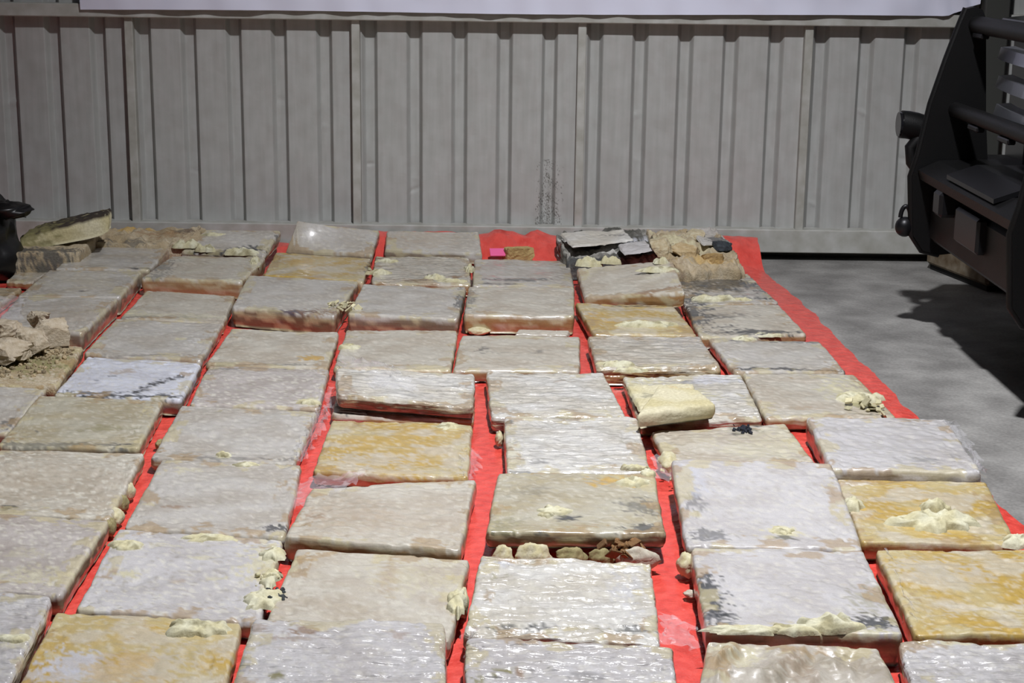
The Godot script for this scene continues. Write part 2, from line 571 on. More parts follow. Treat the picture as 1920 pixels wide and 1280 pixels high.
func chunk(called: String, label: String, at: Vector3, half: Vector3, turn: float, sd: int, a: Vector3, b: Vector3, group := ""):
	var node := base(called, at, turn)
	tag(node, label, "chunk", group)
	var rng := RandomNumberGenerator.new()
	rng.seed = sd
	var s := Shape.new()
	var n := 7                                            # a cube grid pushed into a broken, flat-sided lump
	var cuts := []
	for k in 9:
		var d := Vector3(rng.randfn(), rng.randfn(), rng.randfn()).normalized()
		cuts.append([d, rng.randf_range(.72, .98)])
	for face in 6:
		var ax := face / 2
		var sg := 1.0 if face % 2 == 0 else -1.0
		var grid := []
		for j in n + 1:
			var line := []
			for i in n + 1:
				var p := Vector3.ZERO
				p[ax] = sg
				p[(ax + 1) % 3] = (i * 2.0 / n - 1.0) * sg
				p[(ax + 2) % 3] = j * 2.0 / n - 1.0
				for cut in cuts:
					var d: float = p.dot(cut[0])
					if d > cut[1]: p -= cut[0] * (d - cut[1])
				p *= 1.0 + .08 * grain.get_noise_3dv(p * 30.0 + Vector3.ONE * sd)
				var col := a.lerp(b, clampf(.5 + grain.get_noise_3dv(p * 25.0 + Vector3.ONE * sd * 3.0), 0, 1))
				line.append(s.add(p * half + Vector3(0, half.y, 0), Color(col.x, col.y, col.z)))
			grid.append(line)
		for j in n:
			for i in n:
				s.quad(grid[j][i], grid[j + 1][i], grid[j + 1][i + 1], grid[j][i + 1])
	build(s, "chunk_body", M.crumb, node, false)


# ---------------------------------------------------------------- the wall
const WALL_Z := -7.5
const GROOVE := .2055

func sheet_depth(x: float) -> float:                      # flat pans with narrow recessed grooves
	var p := fposmod(x + .666 + GROOVE / 2.0, GROOVE) - GROOVE / 2.0
	return -.036 * (1.0 - smoothstep(.019, .038, absf(p)))


func corrugated_panel(x0: float, x1: float, y0: float, y1: float, parent: Node, sd: int):
	var xs := [x0, x1]
	var k := floori((x0 + .666) / GROOVE) - 1
	while -.666 + k * GROOVE < x1 + .1:
		for d in [-.0395, -.038, -.034, -.0285, -.023, -.019, -.0175, -.007, .007, .0175, .019, .023, .0285, .034, .038, .0395]:
			var x: float = -.666 + k * GROOVE + d
			if x > x0 + .001 and x < x1 - .001: xs.append(x)
		for d in [.058, .08, .1028, .126, .148]:
			var x: float = -.666 + k * GROOVE + d
			if x > x0 + .001 and x < x1 - .001: xs.append(x)
		k += 1
	if x0 < .1 and x1 > .2 and y1 < 1.3:
		for q in 48: xs.append(.0901 + .003 * q)
	xs.sort()
	var rng := RandomNumberGenerator.new()
	rng.seed = sd
	var dents := []
	for g in 4: dents.append([-.666 + GROOVE * roundf((rng.randf_range(x0, x1) + .666) / GROOVE), rng.randf_range(y0 + .1, y0 + .62), rng.randf_range(-.006, .008), rng.randf_range(-.6, .6), rng.randf_range(.012, .03)])
	var rows := 90 if y1 < 1.3 else 8
	if x0 < .1 and x1 > .2 and y1 < 1.3: rows = 240
	var s := Shape.new()
	var ids := []
	for j in rows + 1:
		var y := lerpf(y1, y0, float(j) / rows)
		var line := []
		for x: float in xs:
			var z := WALL_Z + sheet_depth(x) + .003 * grain.get_noise_2d(x * 14.0, y * 9.0)
			for d in dents:
				var e := Vector2((x - d[0] - .01 * d[3]) / d[4], (y - d[1] + (x - d[0]) * d[3]) / .009).length_squared()
				if e < 4.0: z += d[2] * exp(-e)
			var col := Vector3(.47, .475, .465)
			# grime and mould near the floor, ragged
			var dirt := smoothstep(.1, .45, grain.get_noise_2d(x * 140.0, y * 70.0) + .3 * grain.get_noise_2d(x * 420.0, y * 420.0))
			col = col.lerp(Vector3(.40, .39, .365), dirt * .25)
			if x > .10 and x < .23 and y < .45:
				var mould := smoothstep(.05, .35, grain.get_noise_2d(x * 1500.0, y * 900.0) * .7 + .35 * grain.get_noise_2d(x * 300.0, y * 160.0) + .12 - absf(x - .158) * 6.0 - (y - .15) * .9)
				col = col.lerp(Vector3(.07, .065, .05), mould * .8)
			line.append(s.add(Vector3(x, y, z), Color(col.x, col.y, col.z)))
		ids.append(line)
	for j in rows:
		for i in xs.size() - 1:
			s.quad(ids[j][i], ids[j][i + 1], ids[j + 1][i + 1], ids[j + 1][i])
	build(s, "corrugated_panel", M.sheet, parent)


func make_wall():
	var wall := base("wall_back", Vector3.ZERO)
	tag(wall, "", "", "", "structure")
	var seams := []
	for k in range(-5, 6): seams.append(-.73 + 1.024 * k)
	for k in seams.size() - 1:
		corrugated_panel(seams[k], seams[k + 1], .10, 1.10, wall, 100 + k)
		corrugated_panel(seams[k], seams[k + 1], 1.11, 5.0, wall, 200 + k)
	for x: float in seams:
		part_box("post", Vector3(x + .006, .61, WALL_Z + .02), Vector3(.019, .48, .026), .003, M.rail, wall)
	part_box("bottom_rail", Vector3(.3, .094, WALL_Z + .02), Vector3(5.9, .054, .045), .004, M.rail, wall)
	part_box("top_rail", Vector3(.3, 1.105, WALL_Z + .025), Vector3(5.9, .030, .048), .004, M.rail, wall)
	var plate := part_box("backing", Vector3(0, 2.5, WALL_Z - .14), Vector3(7.1, 2.6, .05), 0, M.plaster, wall)
	plate.set_meta("label", "plain backing behind the corrugated sheets")
	for side in [["wall_left", -7.0], ["wall_right", 7.0]]:
		var w := part_box(side[0], Vector3(side[1], 2.5, -1.2), Vector3(.1, 2.6, 6.6), 0, M.plaster)
		tag(w, "", "", "", "structure")
	tag(part_box("wall_front", Vector3(0, 2.5, 5.3), Vector3(7.1, 2.6, .1), 0, M.plaster), "", "", "", "structure")
	tag(part_box("ceiling", Vector3(0, 5.15, -1.2), Vector3(7.1, .1, 6.6), 0, M.plaster), "", "", "", "structure")
	tag(part_box("floor", Vector3(0, -.1, -1.2), Vector3(7.1, .1, 6.6), 0, M.concrete), "", "", "", "structure")
	tag(part_box("trim_1", Vector3(2.135, 2.5, WALL_Z + .09), Vector3(.055, 2.5, .055), .006, std(Color(.22, .225, .21), .7)), "", "", "", "structure")
	# banner hung over the top rail
	var s := Shape.new()
	var nx := 150
	var ny := 30
	for back in 2:
		var ids := []
		for j in ny + 1:
			var line := []
			for i in nx + 1:
				var u := float(i) / nx
				var t := float(j) / ny
				var x := lerpf(-1.948, 2.065, u)
				var low := lerpf(1.108, 1.125, u) + .004 * sin(u * 9.0) + maxf(u - .965, 0.0) * 1.6
				var y := lerpf(2.15, low, t)
				var drape := .006 * sin(x * 5.0 + y * 2.0) + .012 * grain.get_noise_2d(x * 60.0, y * 40.0) + .02 * maxf(u - .95, 0.0) / .05 * sin(u * 260.0 + y * 14.0)
				line.append(s.add(Vector3(x, y, WALL_Z + .10 + drape - back * .003)))
			ids.append(line)
		for j in ny:
			for i in nx:
				if back == 0: s.quad(ids[j][i], ids[j][i + 1], ids[j + 1][i + 1], ids[j + 1][i])
				else: s.quad(ids[j][i], ids[j + 1][i], ids[j + 1][i + 1], ids[j][i + 1])
	var ban := build(s, "banner", M.banner)
	tag(ban, "white cloth banner hanging over the top rail of the metal wall", "banner")


func make_tarp():
	var s := Shape.new()
	var nx := 150
	var nz := 190
	var ids := []
	for j in nz + 1:
		var line := []
		for i in nx + 1:
			var u := float(i) / nx
			var t := float(j) / nz
			var z := lerpf(-7.405, -1.9, t)
			var right := 1.122 + .14 * (z + 7.476) / 3.642 + .03 * smoothstep(-7.1, -6.5, z) + .010 * grain.get_noise_2d(z * 45.0, 3.0) + .003 * grain.get_noise_2d(z * 160.0, 8.0)
			var x := lerpf(-3.1, right, u)
			var y := .003 + .003 * (1.0 + grain.get_noise_2d(x * 60.0, z * 60.0)) * .5
			y += .0038 * maxf(grain.get_noise_2d(x * 170.0 + 40.0, z * 60.0), 0.0) + .0015 * grain.get_noise_2d(x * 400.0, z * 400.0)
			# the rear edge is pulled up against the rail, in folds
			var up := smoothstep(-7.14, -7.39, z + .025 * grain.get_noise_2d(x * 90.0, 77.0))
			y += up * (.05 * smoothstep(-1.5, -1.25, x) + .065 * smoothstep(-.80, -.68, x) + .012 * grain.get_noise_2d(x * 40.0, 11.0))
			y += .014 * smoothstep(-1.5, -1.25, x) * up * (1.0 - up) * 4.0 * grain.get_noise_2d(x * 90.0 + z * 120.0, z * 60.0)
			var bare := smoothstep(.17, .09, absf(x - .02)) * smoothstep(-6.95, -7.1, z)
			y += bare * .03 * absf(grain.get_noise_2d(x * 75.0 + z * 130.0, z * 90.0 - x * 40.0))
			if u > .999: y = maxf(y - .003, .002)
			line.append(s.add(Vector3(x, maxf(y, .002), z)))
		ids.append(line)
	for j in nz:
		for i in nx:
			s.quad(ids[j][i], ids[j][i + 1], ids[j + 1][i + 1], ids[j + 1][i])
	tag(build(s, "tarp", M.tarp), "red plastic tarp spread on the concrete floor under the packages", "tarp")


# ---------------------------------------------------------------- the truck
func make_truck():
	var t := base("truck", Vector3(1.57, 0, -5.37))
	tag(t, "black truck front with heavy steel bull bar at the right edge", "truck")
	var o := t.position
	var profile := PackedVector2Array([Vector2(1.627, 1.207), Vector2(1.653, 1.214), Vector2(1.681, 1.203), Vector2(1.695, 1.173), Vector2(1.723, 0.826), Vector2(1.749, 0.6), Vector2(1.77, 0.6), Vector2(1.97, 0.52), Vector2(1.97, 0.37), Vector2(1.731, 0.324), Vector2(1.593, 0.306), Vector2(1.528, 0.321), Vector2(1.488, 0.377), Vector2(1.469, 0.597), Vector2(1.491, 0.676), Vector2(1.523, 0.862), Vector2(1.569, 1.027), Vector2(1.608, 1.151)])
	var local := PackedVector2Array()
	for p in profile: local.append(p - Vector2(o.x, o.y))
	for z in [-6.0, -4.75]:
		var s := Shape.new()
		s.prism(local, z - o.z - .03, z - o.z + .02)
		var plate := build(s, "bull_bar_plate", M.black, t, false)
		plate.set_meta("label", "black steel side plate of the bull bar")
		var rim := Shape.new()
		var path := []
		for k in [0, 17, 16, 15, 14, 13, 12, 11, 10]: path.append(Vector3(local[k].x, local[k].y, z - o.z))
		rim.tube(path, .014, 8)
		build(rim, "plate_rim", M.black, plate)
	for e in [[1.665, 1.150, .032, "top_tube"], [1.611, .845, .028, "cross_tube"]]:
		var s := Shape.new()
		s.tube([Vector3(e[0] - o.x, e[1], -5.99 - o.z), Vector3(e[0] - o.x, e[1], -4.76 - o.z)], e[2], 20)
		var tube := build(s, e[3], M.black, t)
		for z in ([-5.88, -5.2] if e[3] == "top_tube" else [-5.66, -5.30, -4.95]):   # welded lamp brackets
			part_box("bracket", Vector3(e[0] - o.x - .012, e[1] - .034, z - o.z), Vector3(.014, .009, .06), .004, M.steel, tube)
	# winch tray: a sloping step over a box section
	var tray := Shape.new()
	tray.prism(PackedVector2Array([Vector2(1.485 - o.x, .625), Vector2(1.56 - o.x, .66), Vector2(1.85 - o.x, .67), Vector2(1.85 - o.x, .635), Vector2(1.56 - o.x, .625), Vector2(1.495 - o.x, .59)]), -5.97 - o.z, -4.77 - o.z)
	build(tray, "step_plate", M.black, t, false)
	part_box("bumper_beam", Vector3(1.69 - o.x, .46, 0.0), Vector3(.15, .10, .60), .02, M.black, t)
	var tongue := Shape.new()                             # flat towing tongue lying on the step
	tongue.prism(PackedVector2Array([Vector2(1.50 - o.x, .655), Vector2(1.60 - o.x, .69), Vector2(1.80 - o.x, .69), Vector2(1.80 - o.x, .675), Vector2(1.60 - o.x, .672), Vector2(1.50 - o.x, .64)]), -5.62 - o.z, -5.05 - o.z)
	build(tongue, "skid_plate", M.steel, t, false)
	part_box("tow_hitch", Vector3(1.53 - o.x, .545, -5.68 - o.z), Vector3(.045, .045, .05), .012, M.steel, t)
	part_box("winch_mouth", Vector3(1.53 - o.x, .50, -5.38 - o.z), Vector3(.02, .06, .14), .01, M.steel, t)
	for z in [[-6.42, -6.03], [-4.72, -4.32]]:            # bumper wings past both plates
		var wing := Shape.new()
		wing.prism(PackedVector2Array([Vector2(1.67 - o.x, .33), Vector2(1.63 - o.x, .47), Vector2(1.67 - o.x, .63), Vector2(2.02 - o.x, .63), Vector2(2.02 - o.x, .35)]), z[0] - o.z, z[1] - o.z)
		build(wing, "bumper_wing", M.black, t, false)
	var lamp := Shape.new()                               # fog lamp behind the far plate
	var lp := []
	for k in 7: lp.append(Vector3(1.447 - o.x + .025 * k, .775 - .0015 * k * k, -6.12 - o.z))
	lamp.tube(lp, .052, 20)
	var l := build(lamp, "fog_lamp", M.black, t)
	var glass := Shape.new()
	glass.tube([Vector3(1.437 - o.x, .775, -6.12 - o.z), Vector3(1.448 - o.x, .775, -6.12 - o.z)], .046, 20)
	build(glass, "fog_lamp_lens", M.lens, l)
	var arm := Shape.new()
	arm.tube([Vector3(1.52 - o.x, .735, -6.10 - o.z), Vector3(1.485 - o.x, .69, -6.10 - o.z), Vector3(1.49 - o.x, .64, -6.09 - o.z), Vector3(1.54 - o.x, .57, -6.08 - o.z), Vector3(1.66 - o.x, .56, -6.08 - o.z)], .024, 12)
	build(arm, "lamp_arm", M.black, l)
	var boss := Shape.new()                               # bow shackle on the far plate
	boss.lump(Vector3(1.462 - o.x, .405, -6.015 - o.z), Vector3(.036, .038, .032), grain, Vector3.ZERO, 0.0, 1.0, Vector3.ONE, Vector3.ONE, 12, 18)
	var b0 := build(boss, "shackle", M.steel, t)
	var ear := Shape.new()
	var bow := []
	for k in 13:
		var a := PI * k / 12.0
		bow.append(Vector3(1.462 - o.x + .018 * cos(a), .44 + .042 * sin(a), -6.015 - o.z))
	ear.tube(bow, .0085, 10)
	build(ear, "shackle_bow", M.steel, b0)
	# grille, bonnet, wings and wheels behind the bar
	for k in 3:
		var s := Shape.new()
		var path := []
		for j in 9:
			var f := j / 8.0
			path.append(Vector3(1.672 - o.x + .05 * pow(absf(f * 2.0 - 1.0), 2.0), 1.055 - k * .100, lerpf(-5.86, -4.62, f) - o.z))
		for j in path.size() - 1:
			var a: Vector3 = path[j]; var b: Vector3 = path[j + 1]
			s.flat_quad(a + Vector3(0, .024, 0), a - Vector3(.010, .016, 0), b - Vector3(.010, .016, 0), b + Vector3(0, .024, 0))
			s.flat_quad(a + Vector3(.05, .028, 0), a + Vector3(0, .024, 0), b + Vector3(0, .024, 0), b + Vector3(.05, .028, 0))
			s.flat_quad(a - Vector3(.010, .016, 0), a + Vector3(.05, -.022, 0), b + Vector3(.05, -.022, 0), b - Vector3(.010, .016, 0))
		build(s, "grille_bar", M.chrome, t, false)
	part_box("radiator", Vector3(1.87 - o.x, .88, 0.12), Vector3(.05, .24, .58), .01, M.rubber, t)
	for z in [-6.26, -4.32]:
		part_box("headlamp", Vector3(2.06 - o.x, .97, z - o.z), Vector3(.07, .10, .12), .03, M.lens, t)
	var hood := Shape.new()
	hood.prism(PackedVector2Array([Vector2(1.82 - o.x, 1.10), Vector2(1.88 - o.x, 1.16), Vector2(2.97 - o.x, 1.30), Vector2(2.97 - o.x, .55), Vector2(2.82 - o.x, .50), Vector2(2.75 - o.x, .82), Vector2(2.52 - o.x, .92), Vector2(2.27 - o.x, .82), Vector2(2.17 - o.x, .52), Vector2(1.93 - o.x, .50), Vector2(1.93 - o.x, 1.08)]), -6.40 - o.z, -4.20 - o.z)
	build(hood, "hood", M.paint, t, false)
	var cab := Shape.new()
	cab.prism(PackedVector2Array([Vector2(2.97 - o.x, 1.30), Vector2(3.57 - o.x, 1.82), Vector2(4.97 - o.x, 1.82), Vector2(5.07 - o.x, .5), Vector2(2.97 - o.x, .5)]), -6.36 - o.z, -4.24 - o.z)
	build(cab, "cab", M.paint, t, false)
	for z in [-6.27, -4.33]:
		for x in [2.49, 4.57]:
			var w := Shape.new()
			w.tube([Vector3(x - o.x, .39, z - o.z - .12), Vector3(x - o.x, .39, z - o.z + .12)], .39, 32)
			var wheel := build(w, "wheel", M.rubber, t, false)
			var rimw := Shape.new()
			rimw.tube([Vector3(x - o.x, .39, z - o.z - .125), Vector3(x - o.x, .39, z - o.z + .125)], .21, 24)
			build(rimw, "wheel_rim", M.steel, wheel, false)
	# block standing on the floor behind the bull bar
	var b := base("wooden_block", Vector3(2.18, 0, -7.10), .24)
	tag(b, "worn wooden block on the floor under the bull bar by the wall", "block")
	part_box("block_body", Vector3(0, .135, 0), Vector3(.24, .11, .27), .012, M.block, b)
	part_box("block_foot", Vector3(0, .0125, 0), Vector3(.225, .0125, .255), .003, M.rubber, b)
	part_box("batten", Vector3(.09, .135, .275), Vector3(.07, .105, .008), .004, M.block, b)


func make_lamps(flood_at: Vector3, flood_to: Vector3):
	# the fittings that hold the lights, high up and out of the picture
	var f := base("floodlight", flood_at)
	tag(f, "black floodlight hanging from the ceiling above the packages", "lamp")
	var dir := (flood_to - flood_at).normalized()
	var frame := Basis.looking_at(dir, Vector3.UP)
	var housing := part_box("housing", dir * -.12, Vector3(.20, .15, .05), .01, M.steel, f, frame)
	housing.set_meta("label", "black housing")
	var face := std(Color(1, 1, .97), .5)
	face.emission_enabled = true
	face.emission = Color(1, .98, .95)
	face.emission_energy_multiplier = 6.0
	part_box("glowing_face", dir * -.055, Vector3(.17, .12, .008), .003, face, f, frame)
	var rod := Shape.new()
	rod.tube([dir * -.13, Vector3(-dir.x * .13, 5.05 - flood_at.y, -dir.z * .13)], .015, 10)
	build(rod, "hanger", M.steel, f)


func _ready():
	# camera
	var cam := Camera3D.new()
	cam.name = "camera"
	cam.fov = 23.703
	cam.near = .05
	cam.far = 60.0
	add_child(cam)
	cam.transform = Transform3D(Basis(Vector3(.99992188, .0121492, -.0029392), Vector3(-.01249967, .97188507, -.23512374), Vector3(0, .23514211, .971961)), Vector3(0, 1.4, 0))
	cam.current = true
	# surroundings: a closed hall, no sky in view
	var we := WorldEnvironment.new()
	we.name = "surroundings"
	var env := Environment.new()
	env.background_mode = Environment.BG_COLOR
	env.background_color = Color(0, 0, 0)
	env.tonemap_mode = Environment.TONE_MAPPER_LINEAR
	env.tonemap_exposure = 1.0
	env.sdfgi_enabled = true
	env.ssao_enabled = true
	env.ssil_enabled = true
	we.environment = env
	add_child(we)
	# the floodlight that throws the bull bar's shadow back towards the wall, and an added dim fill lamp
	var flood_at := Vector3(.52, 4.2, -3.4)
	var flood_to := Vector3(.45, 0.0, -4.7)
	var flood := SpotLight3D.new()
	flood.name = "floodlight_beam"
	add_child(flood)
	flood.position = flood_at
	flood.look_at(flood_to, Vector3.UP)
	flood.spot_angle = 57.0
	flood.spot_angle_attenuation = 1.0
	flood.spot_range = 20.0
	flood.spot_attenuation = 2.0
	flood.light_energy = 27.5
	flood.light_size = .10
	flood.light_color = Color(.985, .985, 1.0)
	flood.shadow_enabled = true
	var hall := OmniLight3D.new()  # added fill to lift the dark areas, not a known source
	hall.name = "added_fill_light"
	add_child(hall)
	hall.position = Vector3(-.6, 4.6, 1.5)
	hall.light_energy = 1.0
	hall.light_size = .25
	hall.omni_range = 25.0
	hall.omni_attenuation = 2.0
	hall.light_color = Color(.86, .9, 1.0)
	hall.shadow_enabled = true

	grain.seed = 7
	grain.noise_type = FastNoiseLite.TYPE_SIMPLEX_SMOOTH
	grain.frequency = .1
	grain.fractal_type = FastNoiseLite.FRACTAL_NONE
	make_materials()
	make_wall()
	make_tarp()
	make_truck()
	make_lamps(flood_at, flood_to)
	var hl := base("added_fill_lamp", Vector3(-.6, 4.6, 1.5))  # made-up globe and cord to carry the fill light
	tag(hl, "added round fill lamp hanging unseen behind the camera", "lamp")
	var globe := Shape.new()
	globe.lump(Vector3.ZERO, Vector3.ONE * .16, grain, Vector3.ZERO, 0.0, 1.0, Vector3.ONE, Vector3.ONE, 12, 18)
	var glow := std(Color(.95, .96, 1), .5)
	glow.emission_enabled = true
	glow.emission = Color(.86, .9, 1)
	glow.emission_energy_multiplier = 1.5
	build(globe, "globe", glow, hl)
	var cord := Shape.new()
	cord.tube([Vector3(0, .14, 0), Vector3(0, .46, 0)], .012, 8)
	build(cord, "cord", M.rubber, hl)

	# ------------------------------------------------------------ packages
	var group := "plastic wrapped slabs laid out on the red tarp"
	var S := []
	S.append(slab("wrapped_package", "grey wrapped slab at the back with a blackened front edge and foam lumps", "package", "g", [Vector2(-1.396, -7.248), Vector2(-1.046, -7.233), Vector2(-1.086, -6.977), Vector2(-1.463, -7.054)], [0.15, 0.15, 0.085, 0.085], 0.05, 0.6, 1, 0.5, 0.0, [[-1.245, -7.028, 0.13, 0.03, "k", 0.95], [-1.154, -7.043, 0.05, 0.03, "k", 0.8], [-1.04, -7.153, 0.02, 0.08, "k", 0.7]], [[-1.44, -7.088, 0.07, 0.035, 0.03, 0.099], [-1.347, -7.043, 0.045, 0.02, 0.03, 0.089], [-1.183, -7.004, 0.08, 0.022, 0.028, 0.084], [-1.34, -7.196, 0.05, 0.015, 0.01, 0.134]], 3.0, group))
	S.append(slab("wrapped_package", "grey wrapped slab by the wall, tipped up highest of the back row", "package", "g", [Vector2(-0.961, -7.147), Vector2(-0.609, -7.294), Vector2(-0.62, -7.024), Vector2(-1.009, -7.132)], [0.21, 0.145, 0.085, 0.08], 0.05, 0.2, 1.3, 0.5, 0.0, [[-0.77, -7.191, 0.15, 0.08, "s", 0.3]], [], 10.0, group))
	S.append(slab("wrapped_package", "grey wrapped slab by the wall, left of the open red tarp", "package", "g", [Vector2(-0.579, -7.323), Vector2(-0.158, -7.324), Vector2(-0.136, -7.094), Vector2(-0.571, -7.145)], [0.14, 0.14, 0.085, 0.085], 0.05, 0.2, 1, 0.5, 0.0, [[-0.391, -7.249, 0.2, 0.1, "t", 0.4]], [], 17.0, group))
	S.append(slab("wrapped_package", "smooth grey slab in front of the crumbled brown slab, by the leaning foam slab", "package", "g", [Vector2(-1.913, -7.127), Vector2(-1.525, -7.154), Vector2(-1.503, -6.603), Vector2(-1.893, -6.601)], [0.09, 0.09, 0.09, 0.09], 0.087, 0.3, 1, 0.5, 0.0, [[-1.549, -6.632, 0.06, 0.012, "k", 0.9], [-1.779, -7.008, 0.1, 0.06, "s", 0.3]], [], 24.0, group))
	S.append(slab("wrapped_package", "thick greenish-edged slab below the blackened back slab with foam along its rear", "package", "c", [Vector2(-1.479, -6.939), Vector2(-1.07, -6.928), Vector2(-1.089, -6.397), Vector2(-1.505, -6.46)], [0.085, 0.085, 0.085, 0.085], 0.082, 0.45, 1, 0.5, 0.0, [[-1.477, -6.686, 0.06, 0.12, "k", 0.6], [-1.455, -6.483, 0.04, 0.05, "k", 0.5], [-1.248, -6.419, 0.3, 0.02, "f", 0.6], [-1.079, -6.712, 0.03, 0.15, "f", 0.5]], [[-1.102, -6.83, 0.02, 0.06, 0.02, 0.085]], 31.0, group))
	S.append(slab("wrapped_package", "mustard yellow slab in the second row from the wall", "package", "y", [Vector2(-1.057, -7.129), Vector2(-0.623, -7.02), Vector2(-0.611, -6.512), Vector2(-1.036, -6.621)], [0.07, 0.07, 0.07, 0.07], 0.067, 0.6, 1, 0.5, 0.0, [[-0.618, -6.82, 0.015, 0.12, "k", 0.8], [-0.927, -6.921, 0.15, 0.1, "o", 0.5]], [], 38.0, group))
	S.append(slab("wrapped_package", "broken slab with peeled corners and pale foam crusts, second row centre", "package", "c", [Vector2(-0.612, -7.104), Vector2(-0.193, -7.096), Vector2(-0.17, -6.499), Vector2(-0.578, -6.514)], [0.065, 0.065, 0.065, 0.065], 0.062, 0.8, 2.2, 0.5, 0.0, [[-0.41, -6.571, 0.08, 0.02, "b", 0.9], [-0.248, -6.66, 0.06, 0.02, "b", 0.9], [-0.567, -7.034, 0.05, 0.02, "b", 0.6]], [[-0.559, -6.708, 0.05, 0.03, 0.02, 0.065], [-0.551, -6.972, 0.05, 0.02, 0.015, 0.065], [-0.324, -6.61, 0.04, 0.03, 0.02, 0.065], [-0.248, -6.548, 0.07, 0.02, 0.015, 0.065], [-0.186, -6.814, 0.02, 0.06, 0.02, 0.065]], 45.0, group))
	S.append(slab("wrapped_package", "grey slab in front of the open red tarp with black smear along its front edge", "package", "g", [Vector2(-0.17, -7.051), Vector2(0.25, -7.053), Vector2(0.25, -6.481), Vector2(-0.164, -6.477)], [0.065, 0.065, 0.065, 0.065], 0.062, 0.4, 1, 0.5, 0.0, [[0.041, -6.61, 0.12, 0.03, "k", 0.75], [-0.068, -6.516, 0.1, 0.012, "k", 0.8], [-0.026, -6.674, 0.05, 0.02, "w", 0.6]], [], 52.0, group))
	S.append(slab("wrapped_package", "tilted cream slab with an orange torn front, right of centre near the wall", "package", "c", [Vector2(0.268, -6.711), Vector2(0.658, -6.586), Vector2(0.665, -6.137), Vector2(0.284, -6.29)], [0.1, 0.16, 0.12, 0.06], 0.055, 0.9, 1.5, 0.5, 0.0, [[0.538, -6.215, 0.12, 0.02, "b", 0.8]], [[0.321, -6.716, 0.05, 0.03, 0.035, 0.109], [0.59, -6.467, 0.08, 0.025, 0.018, 0.138], [0.409, -6.7, 0.04, 0.02, 0.03, 0.124], [0.609, -6.573, 0.03, 0.02, 0.025, 0.151]], 59.0, group))
	S.append(slab("wrapped_package", "soot-blackened slab at the right edge behind the mustard slab", "package", "g", [Vector2(0.695, -6.828), Vector2(1.009, -6.871), Vector2(1.049, -6.268), Vector2(0.67, -6.187)], [0.055, 0.055, 0.055, 0.055], 0.052, 0.5, 1.8, 0.5, 0.0, [[0.774, -6.639, 0.2, 0.2, "k", 0.85], [0.923, -6.593, 0.14, 0.12, "k", 0.7], [0.718, -6.318, 0.08, 0.1, "k", 0.9], [1.017, -6.336, 0.08, 0.02, "k", 0.85]], [[0.801, -6.303, 0.1, 0.02, 0.022, 0.055], [0.895, -6.298, 0.06, 0.015, 0.015, 0.055]], 66.0, group))
	S.append(slab("wrapped_package", "grey slab with one lifted black front scratch, third row at the far left", "package", "g", [Vector2(-1.917, -6.597), Vector2(-1.533, -6.587), Vector2(-1.5, -6.083), Vector2(-1.891, -6.069)], [0.085, 0.085, 0.085, 0.085], 0.082, 0.4, 1, 0.5, 0.0, [[-1.628, -6.618, 0.05, 0.01, "k", 0.8], [-1.67, -6.184, 0.02, 0.012, "k", 0.8], [-1.781, -6.097, 0.05, 0.01, "f", 0.8]], [], 73.0, group))
	S.append(slab("wrapped_package", "thick rounded slab beside the heap of broken chunks", "package", "g", [Vector2(-1.88, -6.064), Vector2(-1.504, -6.067), Vector2(-1.491, -5.487), Vector2(-1.834, -5.551)], [0.085, 0.085, 0.085, 0.085], 0.082, 0.3, 1, 0.5, 0.0, [[-1.571, -5.764, 0.2, 0.2, "t", 0.3]], [], 80.0, group))
	S.append(slab("wrapped_package", "olive-grey slab under the thick greenish-edged slab", "package", "c", [Vector2(-1.461, -6.351), Vector2(-1.091, -6.27), Vector2(-1.055, -5.786), Vector2(-1.45, -5.844)], [0.055, 0.055, 0.055, 0.055], 0.052, 0.5, 1, 0.5, 0.0, [[-1.362, -5.865, 0.2, 0.02, "k", 0.55], [-1.441, -5.951, 0.05, 0.05, "f", 0.6], [-1.251, -5.898, 0.3, 0.03, "f", 0.4]], [], 87.0, group))
	S.append(slab("wrapped_package", "grey slab over bare red tarp with purple-black front side", "package", "g", [Vector2(-1.08, -6.515), Vector2(-0.621, -6.422), Vector2(-0.645, -5.774), Vector2(-1.046, -5.916)], [0.09, 0.09, 0.09, 0.09], 0.087, 1, 1, 0.5, 0.0, [[-0.904, -5.843, 0.3, 0.03, "p", 0.9], [-0.668, -5.838, 0.1, 0.05, "b", 0.6]], [], 94.0, group))
	S.append(slab("wrapped_package", "plain grey slab with clean brown front side, third row centre", "package", "g", [Vector2(-0.599, -6.386), Vector2(-0.185, -6.346), Vector2(-0.198, -5.778), Vector2(-0.607, -5.837)], [0.085, 0.085, 0.085, 0.085], 0.082, 0.7, 1, 0.5, 0.0, [[-0.197, -6.124, 0.02, 0.2, "k", 0.8], [-0.589, -5.865, 0.02, 0.02, "k", 0.5]], [], 101.0, group))
	S.append(slab("wrapped_package", "cream slab with dark front side above the tall red gap", "package", "c", [Vector2(-0.177, -6.369), Vector2(0.246, -6.384), Vector2(0.228, -5.848), Vector2(-0.179, -5.852)], [0.085, 0.085, 0.085, 0.085], 0.082, 0.8, 1, 0.5, 0.0, [[-0.166, -6.125, 0.02, 0.15, "k", 0.6], [0.077, -5.814, 0.2, 0.01, "k", 0.5]], [], 108.0, group))
